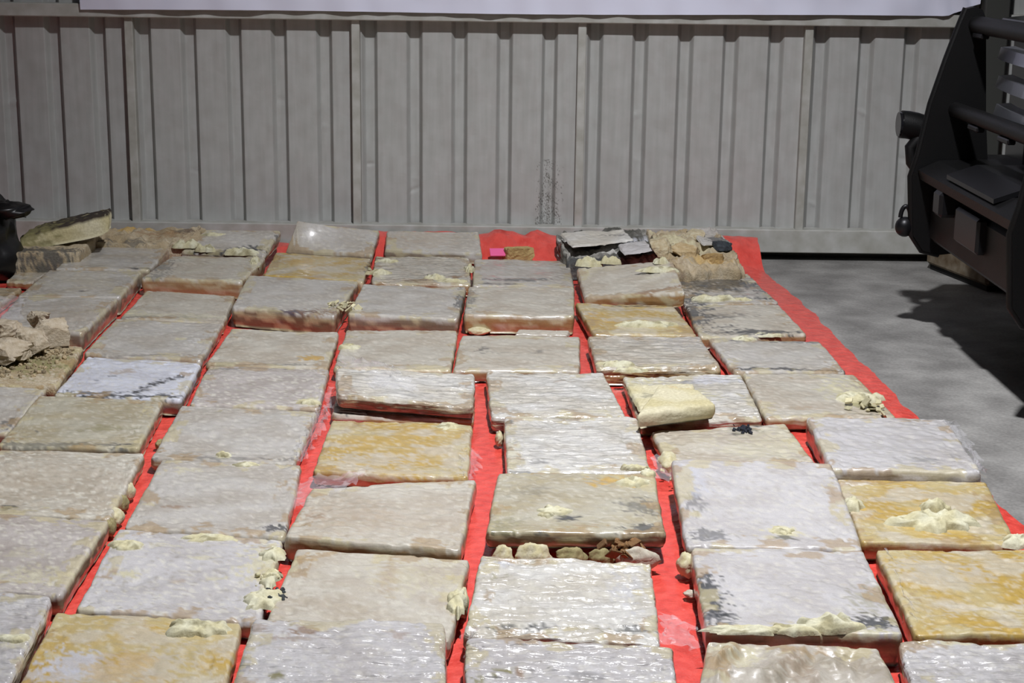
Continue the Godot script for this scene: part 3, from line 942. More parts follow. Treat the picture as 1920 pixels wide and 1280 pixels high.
	S.append(slab("wrapped_package", "mustard slab carrying a long pale foam crust, right of centre", "package", "y", [Vector2(0.245, -6.184), Vector2(0.622, -6.149), Vector2(0.663, -5.665), Vector2(0.29, -5.636)], [0.065, 0.065, 0.065, 0.065], 0.062, 0.9, 1, 0.5, 0.0, [[0.471, -6.129, 0.09, 0.012, "k", 0.9], [0.275, -5.869, 0.08, 0.12, "o", 0.7], [0.375, -6.057, 0.05, 0.02, "b", 0.4], [0.635, -6.12, 0.03, 0.03, "k", 0.6]], [[0.486, -5.784, 0.105, 0.028, 0.02, 0.065]], 115.0, group))
	S.append(slab("wrapped_package", "pale slab with mouldy black left and front edges at right", "package", "c", [Vector2(0.672, -6.182), Vector2(1.04, -6.204), Vector2(1.064, -5.722), Vector2(0.669, -5.65)], [0.06, 0.06, 0.06, 0.06], 0.057, 0.5, 1, 0.5, 0.0, [[0.678, -5.985, 0.09, 0.2, "k", 0.9], [0.745, -6.008, 0.12, 0.05, "k", 0.55], [0.926, -5.736, 0.16, 0.03, "k", 0.9], [0.752, -5.726, 0.08, 0.03, "k", 0.6]], [], 122.0, group))
	S.append(slab("wrapped_package", "grey slab behind the cracked bluish-white slab", "package", "g", [Vector2(-1.461, -5.841), Vector2(-1.053, -5.775), Vector2(-1.032, -5.237), Vector2(-1.446, -5.32)], [0.055, 0.055, 0.055, 0.055], 0.052, 0.6, 1, 0.5, 0.0, [[-1.077, -5.502, 0.04, 0.03, "w", 0.7], [-1.168, -5.537, 0.02, 0.02, "f", 0.9], [-1.237, -5.303, 0.3, 0.01, "k", 0.35]], [], 129.0, group))
	S.append(slab("wrapped_package", "cream slab with one orange spot, front of the dark-sided slab", "package", "c", [Vector2(-1.013, -5.713), Vector2(-0.619, -5.666), Vector2(-0.604, -5.151), Vector2(-1.01, -5.196)], [0.055, 0.055, 0.055, 0.055], 0.052, 0.5, 1, 0.5, 0.0, [[-0.675, -5.281, 0.035, 0.03, "o", 0.85], [-0.897, -5.198, 0.2, 0.012, "k", 0.6]], [], 136.0, group))
	S.append(slab("wrapped_package", "cream slab with a round foam dab at its left, behind the folded film", "package", "c", [Vector2(-0.6, -5.718), Vector2(-0.196, -5.715), Vector2(-0.198, -5.158), Vector2(-0.585, -5.168)], [0.055, 0.055, 0.055, 0.055], 0.052, 0.5, 1.3, 0.5, 0.0, [[-0.366, -5.168, 0.3, 0.015, "f", 0.4]], [[-0.56, -5.444, 0.04, 0.03, 0.012, 0.055]], 143.0, group))
	S.append(slab("wrapped_package", "cream slab with scattered dark smudges between two red gaps", "package", "c", [Vector2(-0.182, -5.657), Vector2(0.243, -5.663), Vector2(0.225, -5.173), Vector2(-0.193, -5.153)], [0.055, 0.055, 0.055, 0.055], 0.052, 0.6, 1, 0.5, 0.0, [[-0.101, -5.437, 0.03, 0.035, "k", 0.65], [0.083, -5.409, 0.02, 0.03, "k", 0.5], [-0.036, -5.402, 0.02, 0.02, "k", 0.3]], [], 150.0, group))
	S.append(slab("wrapped_package", "cream slab with torn foam front, in front of the mustard slab with crust", "package", "c", [Vector2(0.267, -5.581), Vector2(0.663, -5.594), Vector2(0.686, -5.156), Vector2(0.278, -5.136)], [0.075, 0.075, 0.075, 0.075], 0.072, 0.8, 1.6, 0.5, 0.0, [[0.317, -5.195, 0.05, 0.03, "f", 0.9], [0.613, -5.509, 0.15, 0.1, "s", 0.4]], [[0.343, -5.182, 0.06, 0.025, 0.012, 0.075], [0.381, -5.1, 0.05, 0.015, 0.012, 0.075]], 157.0, group))
	S.append(slab("wrapped_package", "white slab with its left half of bare yellow foam under a loose chunk", "package", "w", [Vector2(0.359, -5.089), Vector2(0.752, -5.164), Vector2(0.747, -4.639), Vector2(0.374, -4.571)], [0.055, 0.055, 0.055, 0.055], 0.052, 0.7, 2, 0.5, 0.0, [[0.414, -4.846, 0.13, 0.3, "f", 1], [0.57, -4.915, 0.06, 0.08, "f", 0.7], [0.603, -5.066, 0.1, 0.05, "l", 0.6], [0.44, -4.865, 0.04, 0.02, "k", 0.25], [0.566, -5.044, 0.03, 0.03, "k", 0.35]], [], 164.0, group))
	S.append(slab("wrapped_package", "grey slab with black seam and foam dab at right edge of the tarp", "package", "g", [Vector2(0.7, -5.65), Vector2(1.095, -5.627), Vector2(1.107, -5.212), Vector2(0.732, -5.172)], [0.055, 0.055, 0.055, 0.055], 0.052, 0.4, 1, 0.5, 0.0, [[0.955, -5.22, 0.25, 0.014, "k", 0.9], [0.984, -5.612, 0.2, 0.02, "k", 0.6], [0.812, -5.603, 0.05, 0.02, "k", 0.4]], [[0.822, -5.636, 0.05, 0.025, 0.012, 0.055], [0.922, -5.707, 0.05, 0.02, 0.01, 0.055]], 171.0, group))
	S.append(slab("wrapped_package", "cream slab with crumpled yellow foam right end beside the floor", "package", "c", [Vector2(0.757, -5.169), Vector2(1.125, -5.174), Vector2(1.151, -4.674), Vector2(0.757, -4.644)], [0.055, 0.055, 0.055, 0.055], 0.052, 0.5, 1.3, 0.5, 0.0, [[1.109, -4.941, 0.1, 0.14, "f", 0.9], [1.061, -4.785, 0.06, 0.04, "m", 0.8], [1.067, -4.697, 0.1, 0.01, "k", 0.6], [0.885, -4.759, 0.06, 0.02, "t", 0.7]], [[1.084, -4.858, 0.07, 0.05, 0.02, 0.055]], 178.0, group))
	S.append(slab("wrapped_package", "pale lilac-grey slab in loose film at the right edge, behind the foam-splashed yellow slab", "package", "l", [Vector2(0.86, -4.55), Vector2(1.267, -4.557), Vector2(1.232, -4.053), Vector2(0.843, -4.07)], [0.085, 0.085, 0.085, 0.085], 0.082, 0.2, 1.4, 0.5, 0.0, [[1.122, -4.151, 0.05, 0.02, "k", 0.35], [1.195, -4.186, 0.03, 0.02, "k", 0.3], [1.015, -4.351, 0.3, 0.3, "s", 0.2]], [], 185.0, group))
	S.append(slab("wrapped_package", "slab strewn with brown crumbs at the left edge", "package", "d", [Vector2(-1.952, -5.466), Vector2(-1.47, -5.413), Vector2(-1.415, -4.884), Vector2(-1.857, -4.901)], [0.055, 0.055, 0.055, 0.055], 0.052, 0.7, 1.2, 0.5, 0.0, [[-1.577, -5.177, 0.2, 0.12, "m", 0.8], [-1.626, -5.105, 0.2, 0.1, "m", 0.7]], [], 192.0, group))
	S.append(slab("wrapped_package", "bluish-white slab with a thin crack across one corner", "package", "b", [Vector2(-1.413, -5.243), Vector2(-1.018, -5.168), Vector2(-0.995, -4.722), Vector2(-1.392, -4.759)], [0.065, 0.065, 0.065, 0.065], 0.062, 0.7, 0.7, 0.5, 0.0, [[-1.315, -4.778, 0.1, 0.025, "k", 0.75], [-1.179, -4.754, 0.2, 0.012, "k", 0.9], [-1.035, -4.76, 0.05, 0.03, "k", 0.8], [-1.128, -4.83, 0.02, 0.012, "k", 0.7], [-1.267, -4.983, 0.012, 0.01, "k", 0.7], [-1.312, -4.935, 0.01, 0.01, "k", 0.5], [-1.236, -5.032, 0.04, 0.03, "t", 0.6], [-1.152, -4.792, 0.01, 0.013, "k", 0.8], [-1.147, -4.795, 0.01, 0.013, "k", 0.8], [-1.145, -4.812, 0.01, 0.013, "k", 0.8], [-1.145, -4.838, 0.01, 0.013, "k", 0.8], [-1.142, -4.85, 0.01, 0.013, "k", 0.8], [-1.135, -4.846, 0.01, 0.013, "k", 0.8], [-1.129, -4.846, 0.01, 0.013, "k", 0.8], [-1.127, -4.863, 0.01, 0.013, "k", 0.8], [-1.127, -4.886, 0.01, 0.013, "k", 0.8], [-1.123, -4.894, 0.01, 0.013, "k", 0.8], [-1.115, -4.887, 0.01, 0.013, "k", 0.8], [-1.11, -4.888, 0.01, 0.013, "k", 0.8], [-1.108, -4.907, 0.01, 0.013, "k", 0.8], [-1.107, -4.929, 0.01, 0.013, "k", 0.8], [-1.102, -4.932, 0.01, 0.013, "k", 0.8], [-1.094, -4.925, 0.01, 0.013, "k", 0.8], [-1.089, -4.928, 0.01, 0.013, "k", 0.8], [-1.087, -4.949, 0.01, 0.013, "k", 0.8], [-1.085, -4.968, 0.01, 0.013, "k", 0.8], [-1.08, -4.968, 0.01, 0.013, "k", 0.8], [-1.072, -4.961, 0.01, 0.013, "k", 0.8], [-1.067, -4.967, 0.01, 0.013, "k", 0.8], [-1.066, -4.989, 0.01, 0.013, "k", 0.8], [-1.063, -5.006, 0.01, 0.013, "k", 0.8], [-1.057, -5.003, 0.01, 0.013, "k", 0.8], [-1.049, -4.996, 0.01, 0.013, "k", 0.8]], [], 199.0, group))
	S.append(slab("wrapped_package", "pinkish-grey slab below the cream slab with one orange spot", "package", "p", [Vector2(-0.997, -5.183), Vector2(-0.596, -5.146), Vector2(-0.577, -4.681), Vector2(-0.97, -4.705)], [0.055, 0.055, 0.055, 0.055], 0.052, 0.5, 1, 0.9, 0.0, [[-0.621, -4.755, 0.03, 0.03, "f", 0.8], [-0.939, -5.139, 0.2, 0.015, "k", 0.4]], [[-0.614, -4.738, 0.035, 0.02, 0.012, 0.055]], 206.0, group))
	S.append(slab("wrapped_package", "lower slab peeking out under the folded film slab", "package", "c", [Vector2(-0.552, -5.009), Vector2(-0.118, -5.029), Vector2(-0.111, -4.624), Vector2(-0.536, -4.664)], [0.04, 0.04, 0.04, 0.04], 0.037, 0.9, 1, 0.5, 0.0, [[-0.491, -4.673, 0.03, 0.012, "k", 0.8], [-0.253, -4.69, 0.1, 0.01, "b", 0.6]], [], 213.0, group))
	S.append(slab("wrapped_package", "slab under bunched clear film with a brown front, centre", "package", "w", [Vector2(-0.553, -4.954), Vector2(-0.117, -4.992), Vector2(-0.111, -4.605), Vector2(-0.517, -4.663)], [0.11, 0.085, 0.085, 0.1], 0.04, 0.9, 2.2, 0.5, 0.0, [[-0.201, -4.587, 0.1, 0.015, "b", 0.9], [-0.493, -4.693, 0.04, 0.04, "b", 0.5]], [], 220.0, group))
	S.append(slab("wrapped_package", "glossy white slab right of the wide red gap, behind its twin", "package", "w", [Vector2(-0.083, -5.11), Vector2(0.3, -5.129), Vector2(0.342, -4.627), Vector2(-0.058, -4.586)], [0.06, 0.06, 0.06, 0.06], 0.057, 0.4, 2.4, 0.5, 0.0, [[0.154, -5.005, 0.03, 0.012, "t", 0.5], [0.273, -4.673, 0.06, 0.02, "f", 0.5]], [], 227.0, group))
	S.append(slab("wrapped_package", "glossy white slab with dark dots along its lower edge, middle of the picture", "package", "w", [Vector2(-0.022, -4.584), Vector2(0.369, -4.59), Vector2(0.371, -4.071), Vector2(-0.009, -4.051)], [0.065, 0.065, 0.065, 0.065], 0.062, 0.5, 2.4, 0.5, 0.0, [[-0.005, -4.52, 0.012, 0.012, "k", 0.7], [0.083, -4.47, 0.012, 0.01, "k", 0.5], [0.004, -4.224, 0.02, 0.1, "f", 0.5], [0.075, -4.152, 0.02, 0.012, "k", 0.4], [0.218, -4.487, 0.02, 0.02, "t", 0.4], [0.046, -4.064, 0.05, 0.008, "k", 0.5]], [], 234.0, group))
	S.append(slab("wrapped_package", "grey slab cut by the left edge below the brown crumbs", "package", "g", [Vector2(-1.783, -4.893), Vector2(-1.446, -4.877), Vector2(-1.417, -4.385), Vector2(-1.718, -4.425)], [0.055, 0.055, 0.055, 0.055], 0.052, 0.4, 1, 0.5, 0.0, [[-1.443, -4.502, 0.03, 0.06, "k", 0.6], [-1.43, -4.671, 0.02, 0.1, "f", 0.4]], [], 241.0, group))
	S.append(slab("wrapped_package", "greenish-grey slab in front of the cracked bluish-white slab", "package", "o", [Vector2(-1.434, -4.759), Vector2(-1.045, -4.704), Vector2(-1.012, -4.23), Vector2(-1.402, -4.248)], [0.065, 0.065, 0.065, 0.065], 0.062, 0.5, 1, 0.5, 0.0, [[-1.148, -4.401, 0.06, 0.03, "m", 0.5], [-1.252, -4.259, 0.3, 0.015, "k", 0.5], [-1.046, -4.253, 0.03, 0.02, "k", 0.7], [-1.33, -4.377, 0.015, 0.01, "k", 0.6]], [], 248.0, group))
	S.append(slab("wrapped_package", "smooth grey slab left of the yellow slab in the middle", "package", "g", [Vector2(-0.992, -4.703), Vector2(-0.575, -4.65), Vector2(-0.576, -4.142), Vector2(-0.97, -4.183)], [0.055, 0.055, 0.055, 0.055], 0.052, 0.4, 1, 0.5, 0.0, [[-0.758, -4.186, 0.3, 0.012, "k", 0.45], [-0.776, -4.209, 0.02, 0.02, "f", 0.8]], [[-0.776, -4.204, 0.02, 0.012, 0.012, 0.055]], 255.0, group))
	S.append(slab("wrapped_package", "yellow slab in the middle with an oval foam dab at its corner", "package", "y", [Vector2(-0.525, -4.569), Vector2(-0.112, -4.531), Vector2(-0.11, -4.042), Vector2(-0.521, -4.085)], [0.055, 0.055, 0.055, 0.055], 0.052, 0.5, 1, 0.5, 0.0, [[-0.37, -4.193, 0.12, 0.05, "c", 0.7], [-0.22, -4.084, 0.2, 0.03, "c", 0.6], [-0.488, -4.489, 0.06, 0.06, "c", 0.4]], [[-0.184, -4.497, 0.045, 0.03, 0.012, 0.055]], 262.0, group))
	S.append(slab("wrapped_package", "cream slab with curled film at its rear left corner and brown front", "package", "c", [Vector2(-0.501, -3.892), Vector2(-0.088, -3.972), Vector2(-0.109, -3.464), Vector2(-0.519, -3.538)], [0.075, 0.075, 0.075, 0.075], 0.072, 0.9, 1.3, 0.5, 0.0, [[-0.393, -3.709, 0.1, 0.1, "t", 0.4], [-0.466, -3.676, 0.02, 0.012, "b", 0.5], [-0.26, -3.639, 0.3, 0.1, "t", 0.25]], [], 269.0, group))
	S.append(slab("wrapped_package", "olive-stained slab with foam scabs and black blots, resting on round foam lumps", "package", "o", [Vector2(-0.033, -4.006), Vector2(0.373, -4.003), Vector2(0.363, -3.573), Vector2(-0.055, -3.556)], [0.085, 0.085, 0.085, 0.086], 0.042, 0.6, 1.4, 0.5, 0.0, [[0.263, -3.947, 0.06, 0.04, "o", 0.75], [0.132, -3.661, 0.025, 0.02, "k", 0.95], [0.329, -3.745, 0.05, 0.06, "k", 0.55], [0.323, -3.595, 0.05, 0.03, "k", 0.8], [0.058, -3.854, 0.05, 0.05, "k", 0.25], [0.141, -3.552, 0.2, 0.012, "k", 0.7], [-0.019, -3.582, 0.04, 0.08, "m", 0.5]], [[0.108, -3.705, 0.04, 0.025, 0.012, 0.085], [0.316, -3.928, 0.042, 0.028, 0.014, 0.085], [0.082, -3.678, 0.02, 0.012, 0.01, 0.085], [0.324, -4.042, 0.035, 0.01, 0.02, 0.085], [0.355, -3.999, 0.02, 0.018, 0.016, 0.085]], 276.0, group))
	S.append(slab("wrapped_package", "cream slab with a crumbly blue-black blot, half covered by a bigger slab", "package", "c", [Vector2(0.402, -4.487), Vector2(0.804, -4.577), Vector2(0.828, -4.224), Vector2(0.43, -4.188)], [0.055, 0.055, 0.055, 0.055], 0.052, 0.9, 1.5, 0.5, 0.0, [[0.673, -4.508, 0.035, 0.028, "K", 1], [0.717, -4.542, 0.02, 0.01, "K", 0.9], [0.644, -4.459, 0.03, 0.02, "K", 0.9], [0.739, -4.386, 0.15, 0.15, "f", 0.4]], [], 283.0, group))
	S.append(slab("wrapped_package", "large pale grey slab right of the narrow red gap", "package", "l", [Vector2(0.419, -4.064), Vector2(0.837, -4.048), Vector2(0.813, -3.513), Vector2(0.405, -3.52)], [0.11, 0.11, 0.07, 0.07], 0.05, 0.5, 1.1, 0.5, 0.0, [[0.449, -3.778, 0.03, 0.06, "k", 0.5], [0.46, -3.584, 0.05, 0.03, "k", 0.6], [0.642, -3.597, 0.04, 0.03, "f", 0.8], [0.65, -3.568, 0.03, 0.012, "k", 0.7], [0.462, -3.912, 0.03, 0.1, "l", 0.5]], [[0.638, -3.609, 0.03, 0.025, 0.012, 0.076]], 290.0, group))
	S.append(slab("wrapped_package", "yellow slab topped with a big splash of white foam, right edge", "package", "y", [Vector2(0.855, -4.064), Vector2(1.243, -4.042), Vector2(1.189, -3.59), Vector2(0.823, -3.589)], [0.06, 0.06, 0.06, 0.06], 0.057, 1, 1, 0.5, 0.0, [[0.891, -4.024, 0.06, 0.02, "w", 0.7], [0.947, -3.9, 0.05, 0.02, "c", 0.7], [1.171, -3.929, 0.03, 0.03, "c", 0.5]], [[1.03, -3.719, 0.1, 0.05, 0.03, 0.06], [0.855, -3.844, 0.025, 0.04, 0.02, 0.06], [1.198, -3.595, 0.05, 0.03, 0.02, 0.06], [1.052, -3.824, 0.04, 0.025, 0.025, 0.06]], 297.0, group))
	S.append(slab("wrapped_package", "tan-grey slab at the left edge, sixth row, with pale specks", "package", "c", [Vector2(-1.395, -4.231), Vector2(-0.992, -4.209), Vector2(-0.958, -3.685), Vector2(-1.325, -3.713)], [0.06, 0.06, 0.06, 0.06], 0.057, 0.5, 1, 1, 0.0, [[-1.233, -3.758, 0.03, 0.02, "k", 0.8], [-1.225, -3.963, 0.2, 0.15, "t", 0.3]], [], 304.0, group))
	S.append(slab("wrapped_package", "smooth grey slab with a torn brown nick, left of the curled film slab", "package", "g", [Vector2(-0.939, -4.175), Vector2(-0.557, -4.134), Vector2(-0.526, -3.591), Vector2(-0.916, -3.639)], [0.055, 0.055, 0.055, 0.055], 0.052, 0.4, 1, 0.5, 0.0, [[-0.84, -3.787, 0.04, 0.01, "b", 0.6], [-0.551, -3.646, 0.025, 0.02, "k", 0.85], [-0.699, -4.133, 0.03, 0.02, "f", 0.8], [-0.852, -4.081, 0.03, 0.02, "f", 0.5]], [[-0.698, -4.128, 0.035, 0.02, 0.008, 0.055]], 311.0, group))
	S.append(slab("wrapped_package", "pinkish-grey slab with diagonal film lines at the lower left", "package", "p", [Vector2(-1.309, -3.706), Vector2(-0.953, -3.666), Vector2(-0.943, -3.201), Vector2(-1.286, -3.25)], [0.065, 0.065, 0.065, 0.065], 0.062, 0.9, 1, 0.8, 0.0, [[-1.038, -3.317, 0.08, 0.05, "f", 0.5], [-1.104, -3.443, 0.04, 0.03, "f", 0.3]], [], 318.0, group))
	S.append(slab("wrapped_package", "grey slab with rows of dimples and a foam-crusted right edge", "package", "l", [Vector2(-0.927, -3.635), Vector2(-0.527, -3.58), Vector2(-0.508, -3.096), Vector2(-0.9, -3.151)], [0.055, 0.055, 0.055, 0.055], 0.052, 0.5, 1, 0.8, 0.0, [[-0.842, -3.349, 0.03, 0.015, "f", 0.8], [-0.698, -3.45, 0.03, 0.012, "f", 0.6], [-0.651, -3.324, 0.03, 0.012, "f", 0.6], [-0.724, -3.312, 0.02, 0.012, "t", 0.6], [-0.793, -3.531, 0.03, 0.012, "f", 0.5], [-0.546, -3.439, 0.05, 0.1, "f", 0.7]], [[-0.536, -3.472, 0.03, 0.04, 0.014, 0.055], [-0.52, -3.209, 0.04, 0.05, 0.016, 0.055], [-0.879, -3.521, 0.04, 0.03, 0.012, 0.055], [-0.523, -3.328, 0.02, 0.05, 0.012, 0.055], [-0.703, -3.576, 0.06, 0.02, 0.008, 0.055]], 325.0, group))
	S.append(slab("wrapped_package", "cream slab with a black tuft at its left edge, lower centre left", "package", "c", [Vector2(-0.487, -3.499), Vector2(-0.089, -3.457), Vector2(-0.116, -2.997), Vector2(-0.498, -3.066)], [0.06, 0.06, 0.06, 0.06], 0.057, 0.8, 1, 0.5, 0.0, [[-0.262, -3.34, 0.02, 0.1, "t", 0.7], [-0.472, -3.428, 0.05, 0.02, "o", 0.3], [-0.181, -3.343, 0.1, 0.1, "f", 0.3]], [[-0.108, -3.196, 0.02, 0.07, 0.02, 0.06]], 332.0, group))
	S.append(slab("wrapped_package", "glossy white slab with a row of dark marks across its front, lower middle", "package", "w", [Vector2(-0.066, -3.463), Vector2(0.318, -3.425), Vector2(0.301, -2.986), Vector2(-0.088, -3.028)], [0.065, 0.065, 0.065, 0.065], 0.062, 0.6, 3, 0.5, 0.0, [[-0.004, -3.06, 0.04, 0.02, "k", 0.7], [0.072, -3.065, 0.03, 0.012, "k", 0.7], [0.163, -3.055, 0.03, 0.012, "m", 0.8], [0.255, -3.058, 0.03, 0.012, "k", 0.7], [-0.018, -3.415, 0.04, 0.015, "l", 0.6], [0.259, -3.284, 0.04, 0.1, "l", 0.4], [-0.028, -3.329, 0.03, 0.015, "m", 0.5]], [], 339.0, group))
	S.append(slab("wrapped_package", "grey slab with smudged black corner and foam-crusted front, lower right", "package", "l", [Vector2(0.412, -3.477), Vector2(0.803, -3.477), Vector2(0.787, -3.006), Vector2(0.394, -3.016)], [0.085, 0.085, 0.085, 0.085], 0.082, 0.5, 1, 0.5, 0.0, [[0.414, -3.181, 0.03, 0.11, "k", 0.9], [0.42, -3.097, 0.04, 0.05, "k", 0.7], [0.744, -3.059, 0.04, 0.035, "k", 0.9], [0.767, -3.192, 0.05, 0.08, "m", 0.4], [0.558, -3.006, 0.3, 0.03, "f", 0.7]], [[0.65, -3.045, 0.065, 0.035, 0.022, 0.085], [0.475, -3.019, 0.085, 0.018, 0.008, 0.085], [0.571, -3.022, 0.05, 0.022, 0.014, 0.085]], 346.0, group))
	S.append(slab("wrapped_package", "yellow slab cut by the right edge, in front of the foam-splashed one", "package", "y", [Vector2(0.841, -3.519), Vector2(1.202, -3.53), Vector2(1.135, -3.051), Vector2(0.819, -3.043)], [0.07, 0.07, 0.07, 0.07], 0.067, 1, 1.2, 0.5, 0.0, [[0.912, -3.417, 0.12, 0.05, "c", 0.7], [0.991, -3.357, 0.08, 0.04, "c", 0.6], [1.011, -3.179, 0.1, 0.03, "w", 0.4], [0.838, -3.202, 0.1, 0.05, "c", 0.3]], [], 353.0, group))
	S.append(slab("wrapped_package", "glossy grey slab with a foam dab cut by the lower left corner", "package", "l", [Vector2(-1.324, -3.253), Vector2(-0.953, -3.172), Vector2(-0.912, -2.725), Vector2(-1.275, -2.795)], [0.075, 0.075, 0.075, 0.075], 0.072, 0.4, 1.8, 0.5, 0.0, [[-0.966, -2.946, 0.05, 0.03, "f", 0.5]], [[-0.969, -2.956, 0.035, 0.02, 0.008, 0.075]], 360.0, group))
	S.append(slab("wrapped_package", "yellow slab in the bottom left row with pale scuffs and foam dollop", "package", "y", [Vector2(-0.937, -3.137), Vector2(-0.545, -3.096), Vector2(-0.519, -2.681), Vector2(-0.907, -2.72)], [0.055, 0.055, 0.055, 0.055], 0.052, 0.9, 0.9, 0.5, 0.0, [[-0.824, -2.896, 0.07, 0.05, "l", 0.8], [-0.838, -2.837, 0.08, 0.03, "l", 0.6], [-0.683, -2.864, 0.1, 0.12, "c", 0.7], [-0.653, -2.963, 0.05, 0.06, "c", 0.4], [-0.737, -2.875, 0.05, 0.1, "o", 0.4]], [[-0.623, -3.053, 0.065, 0.035, 0.02, 0.055]], 367.0, group))
	S.append(slab("wrapped_package", "lilac-grey slab with reddish nicks lying on its neighbour at the bottom", "package", "l", [Vector2(-0.506, -3.003), Vector2(-0.126, -2.993), Vector2(-0.102, -2.562), Vector2(-0.492, -2.561)], [0.105, 0.105, 0.105, 0.105], 0.102, 0.5, 1.8, 0.5, 0.0, [[-0.388, -2.946, 0.03, 0.02, "b", 0.7], [-0.392, -2.901, 0.06, 0.01, "b", 0.4], [-0.205, -2.927, 0.02, 0.015, "b", 0.4], [-0.426, -2.742, 0.012, 0.02, "m", 0.9], [-0.491, -2.943, 0.02, 0.02, "b", 0.4], [-0.493, -2.797, 0.02, 0.03, "k", 0.4]], [], 374.0, group))
	S.append(slab("wrapped_package", "glossy white slab with olive blots at the bottom middle edge", "package", "l", [Vector2(-0.085, -2.97), Vector2(0.319, -2.931), Vector2(0.307, -2.544), Vector2(-0.074, -2.553)], [0.085, 0.085, 0.085, 0.085], 0.082, 0.4, 2.6, 0.5, 0.0, [[-0.007, -2.813, 0.02, 0.02, "m", 0.95], [-0.056, -2.784, 0.015, 0.015, "m", 0.8], [0.02, -2.82, 0.012, 0.02, "b", 0.7], [0.146, -2.79, 0.03, 0.02, "k", 0.35]], [], 381.0, group))
	S.append(slab("wrapped_package", "bunched film parcel with deep creases at the bottom right", "package", "x", [Vector2(0.391, -2.968), Vector2(0.721, -2.943), Vector2(0.72, -2.554), Vector2(0.313, -2.564)], [0.085, 0.085, 0.085, 0.085], 0.082, 0.6, 1, 0.5, 0.0, [[0.411, -2.928, 0.08, 0.06, "f", 0.6], [0.552, -2.848, 0.03, 0.1, "b", 0.3], [0.383, -2.866, 0.04, 0.06, "t", 0.6]], [], 388.0, group))
	S.append(slab("wrapped_package", "glossy grey slab in the bottom right corner", "package", "l", [Vector2(0.774, -3.001), Vector2(1.128, -3.002), Vector2(1.068, -2.591), Vector2(0.725, -2.594)], [0.075, 0.075, 0.075, 0.075], 0.072, 0.8, 2, 0.5, 0.0, [[0.876, -3.002, 0.1, 0.015, "f", 0.7]], [], 395.0, group))
	S.append(slab("wrapped_package", "small tan slab edge by the black bundle at far left", "package", "c", [Vector2(-2.094, -6.973), Vector2(-1.942, -6.957), Vector2(-1.964, -6.523), Vector2(-2.08, -6.539)], [0.05, 0.05, 0.05, 0.05], 0.047, 0.6, 1, 0.5, 0.0, [], [], 402.0, group))
	S.append(slab("wrapped_package", "tan slab end cut by the left edge beside bare red tarp", "package", "c", [Vector2(-2.301, -6.396), Vector2(-1.973, -6.405), Vector2(-1.964, -6.055), Vector2(-2.312, -6.055)], [0.05, 0.05, 0.05, 0.05], 0.047, 0.6, 1, 0.5, 0.0, [[-2.018, -6.33, 0.1, 0.1, "o", 0.3]], [], 409.0, group))
	slab("crumbled_slab", "crumbled brown slab lying along the wall at the back left", "slab", "d", [Vector2(-1.842, -7.265), Vector2(-1.377, -7.241), Vector2(-1.451, -7.079), Vector2(-1.92, -7.086)], [0.15, 0.15, 0.1, 0.1], 0.08, 0.5, 1, 0.0, 0.022, [[-1.732, -7.111, 0.1, 0.03, "k", 0.6], [-1.691, -7.252, 0.1, 0.02, "o", 0.6], [-1.535, -7.19, 0.1, 0.04, "b", 0.6], [-1.48, -7.216, 0.06, 0.03, "k", 0.5]], [], 900.0, "")
	slab("wrapped_package", "tan slab propping up the leaning yellow foam slab", "package", "d", [Vector2(-2.151, -7.134), Vector2(-1.853, -7.211), Vector2(-1.824, -6.732), Vector2(-2.107, -6.688)], [0.135, 0.135, 0.135, 0.135], 0.13, 0.5, 1, 0.0, 0.006, [[-2.027, -6.746, 0.2, 0.06, "k", 0.8]], [], 911.0, "")
	slab("foam_slab", "foam slab with charred top leaning up at the far left", "foam slab", "f", [Vector2(-2.074, -7.006), Vector2(-1.756, -7.033), Vector2(-1.74, -6.899), Vector2(-2.103, -6.831)], [0.205, 0.275, 0.275, 0.185], 0.085, 0, 1, 0.0, 0.006, [[-1.918, -6.946, 2, 2, "T", 1], [-2.094, -6.832, 0.14, 0.2, "m", 0.8]], [], 922.0, "")
	slab("torn_slab", "torn sooty slab with white shards by the wall, left of the crumbling block", "slab", "k", [Vector2(0.198, -7.246), Vector2(0.613, -7.289), Vector2(0.633, -6.907), Vector2(0.231, -6.868)], [0.15, 0.16, 0.12, 0.085], 0.08, 0.3, 1, 0.0, 0.03, [[0.304, -7.178, 0.12, 0.05, "w", 0.8], [0.438, -7.004, 0.1, 0.05, "w", 0.6], [0.538, -7.105, 0.07, 0.05, "l", 0.8], [0.316, -6.858, 0.2, 0.05, "k", 0.9], [0.397, -7.117, 0.12, 0.012, "k", 0.95]], [], 933.0, "")
	slab("torn_sheet", "thin white torn sheet lying on the sooty slab", "sheet", "w", [Vector2(0.208, -7.115), Vector2(0.491, -7.162), Vector2(0.523, -6.985), Vector2(0.256, -6.893)], [0.175, 0.185, 0.175, 0.155], 0.008, 0, 1, 0.0, 0.004, [[0.44, -7.073, 0.06, 0.02, "k", 0.6]], [], 944.0, "")
	slab("torn_flake", "small curled grey flake on the sooty slab beside the crumbling block", "flake", "l", [Vector2(0.452, -6.936), Vector2(0.574, -7.024), Vector2(0.604, -6.839), Vector2(0.473, -6.786)], [0.16, 0.165, 0.16, 0.145], 0.008, 0, 1, 0.0, 0.004, [], [], 955.0, "")
	slab("wrapper_flap", "grey wrapper flap standing on the rear of the crumbling block", "wrapper", "g", [Vector2(0.778, -7.198), Vector2(0.91, -7.267), Vector2(0.96, -7.023), Vector2(0.821, -6.955)], [0.185, 0.18, 0.15, 0.165], 0.01, 0, 1, 0.0, 0.008, [[0.897, -7.059, 0.06, 0.04, "k", 0.8]], [], 966.0, "")
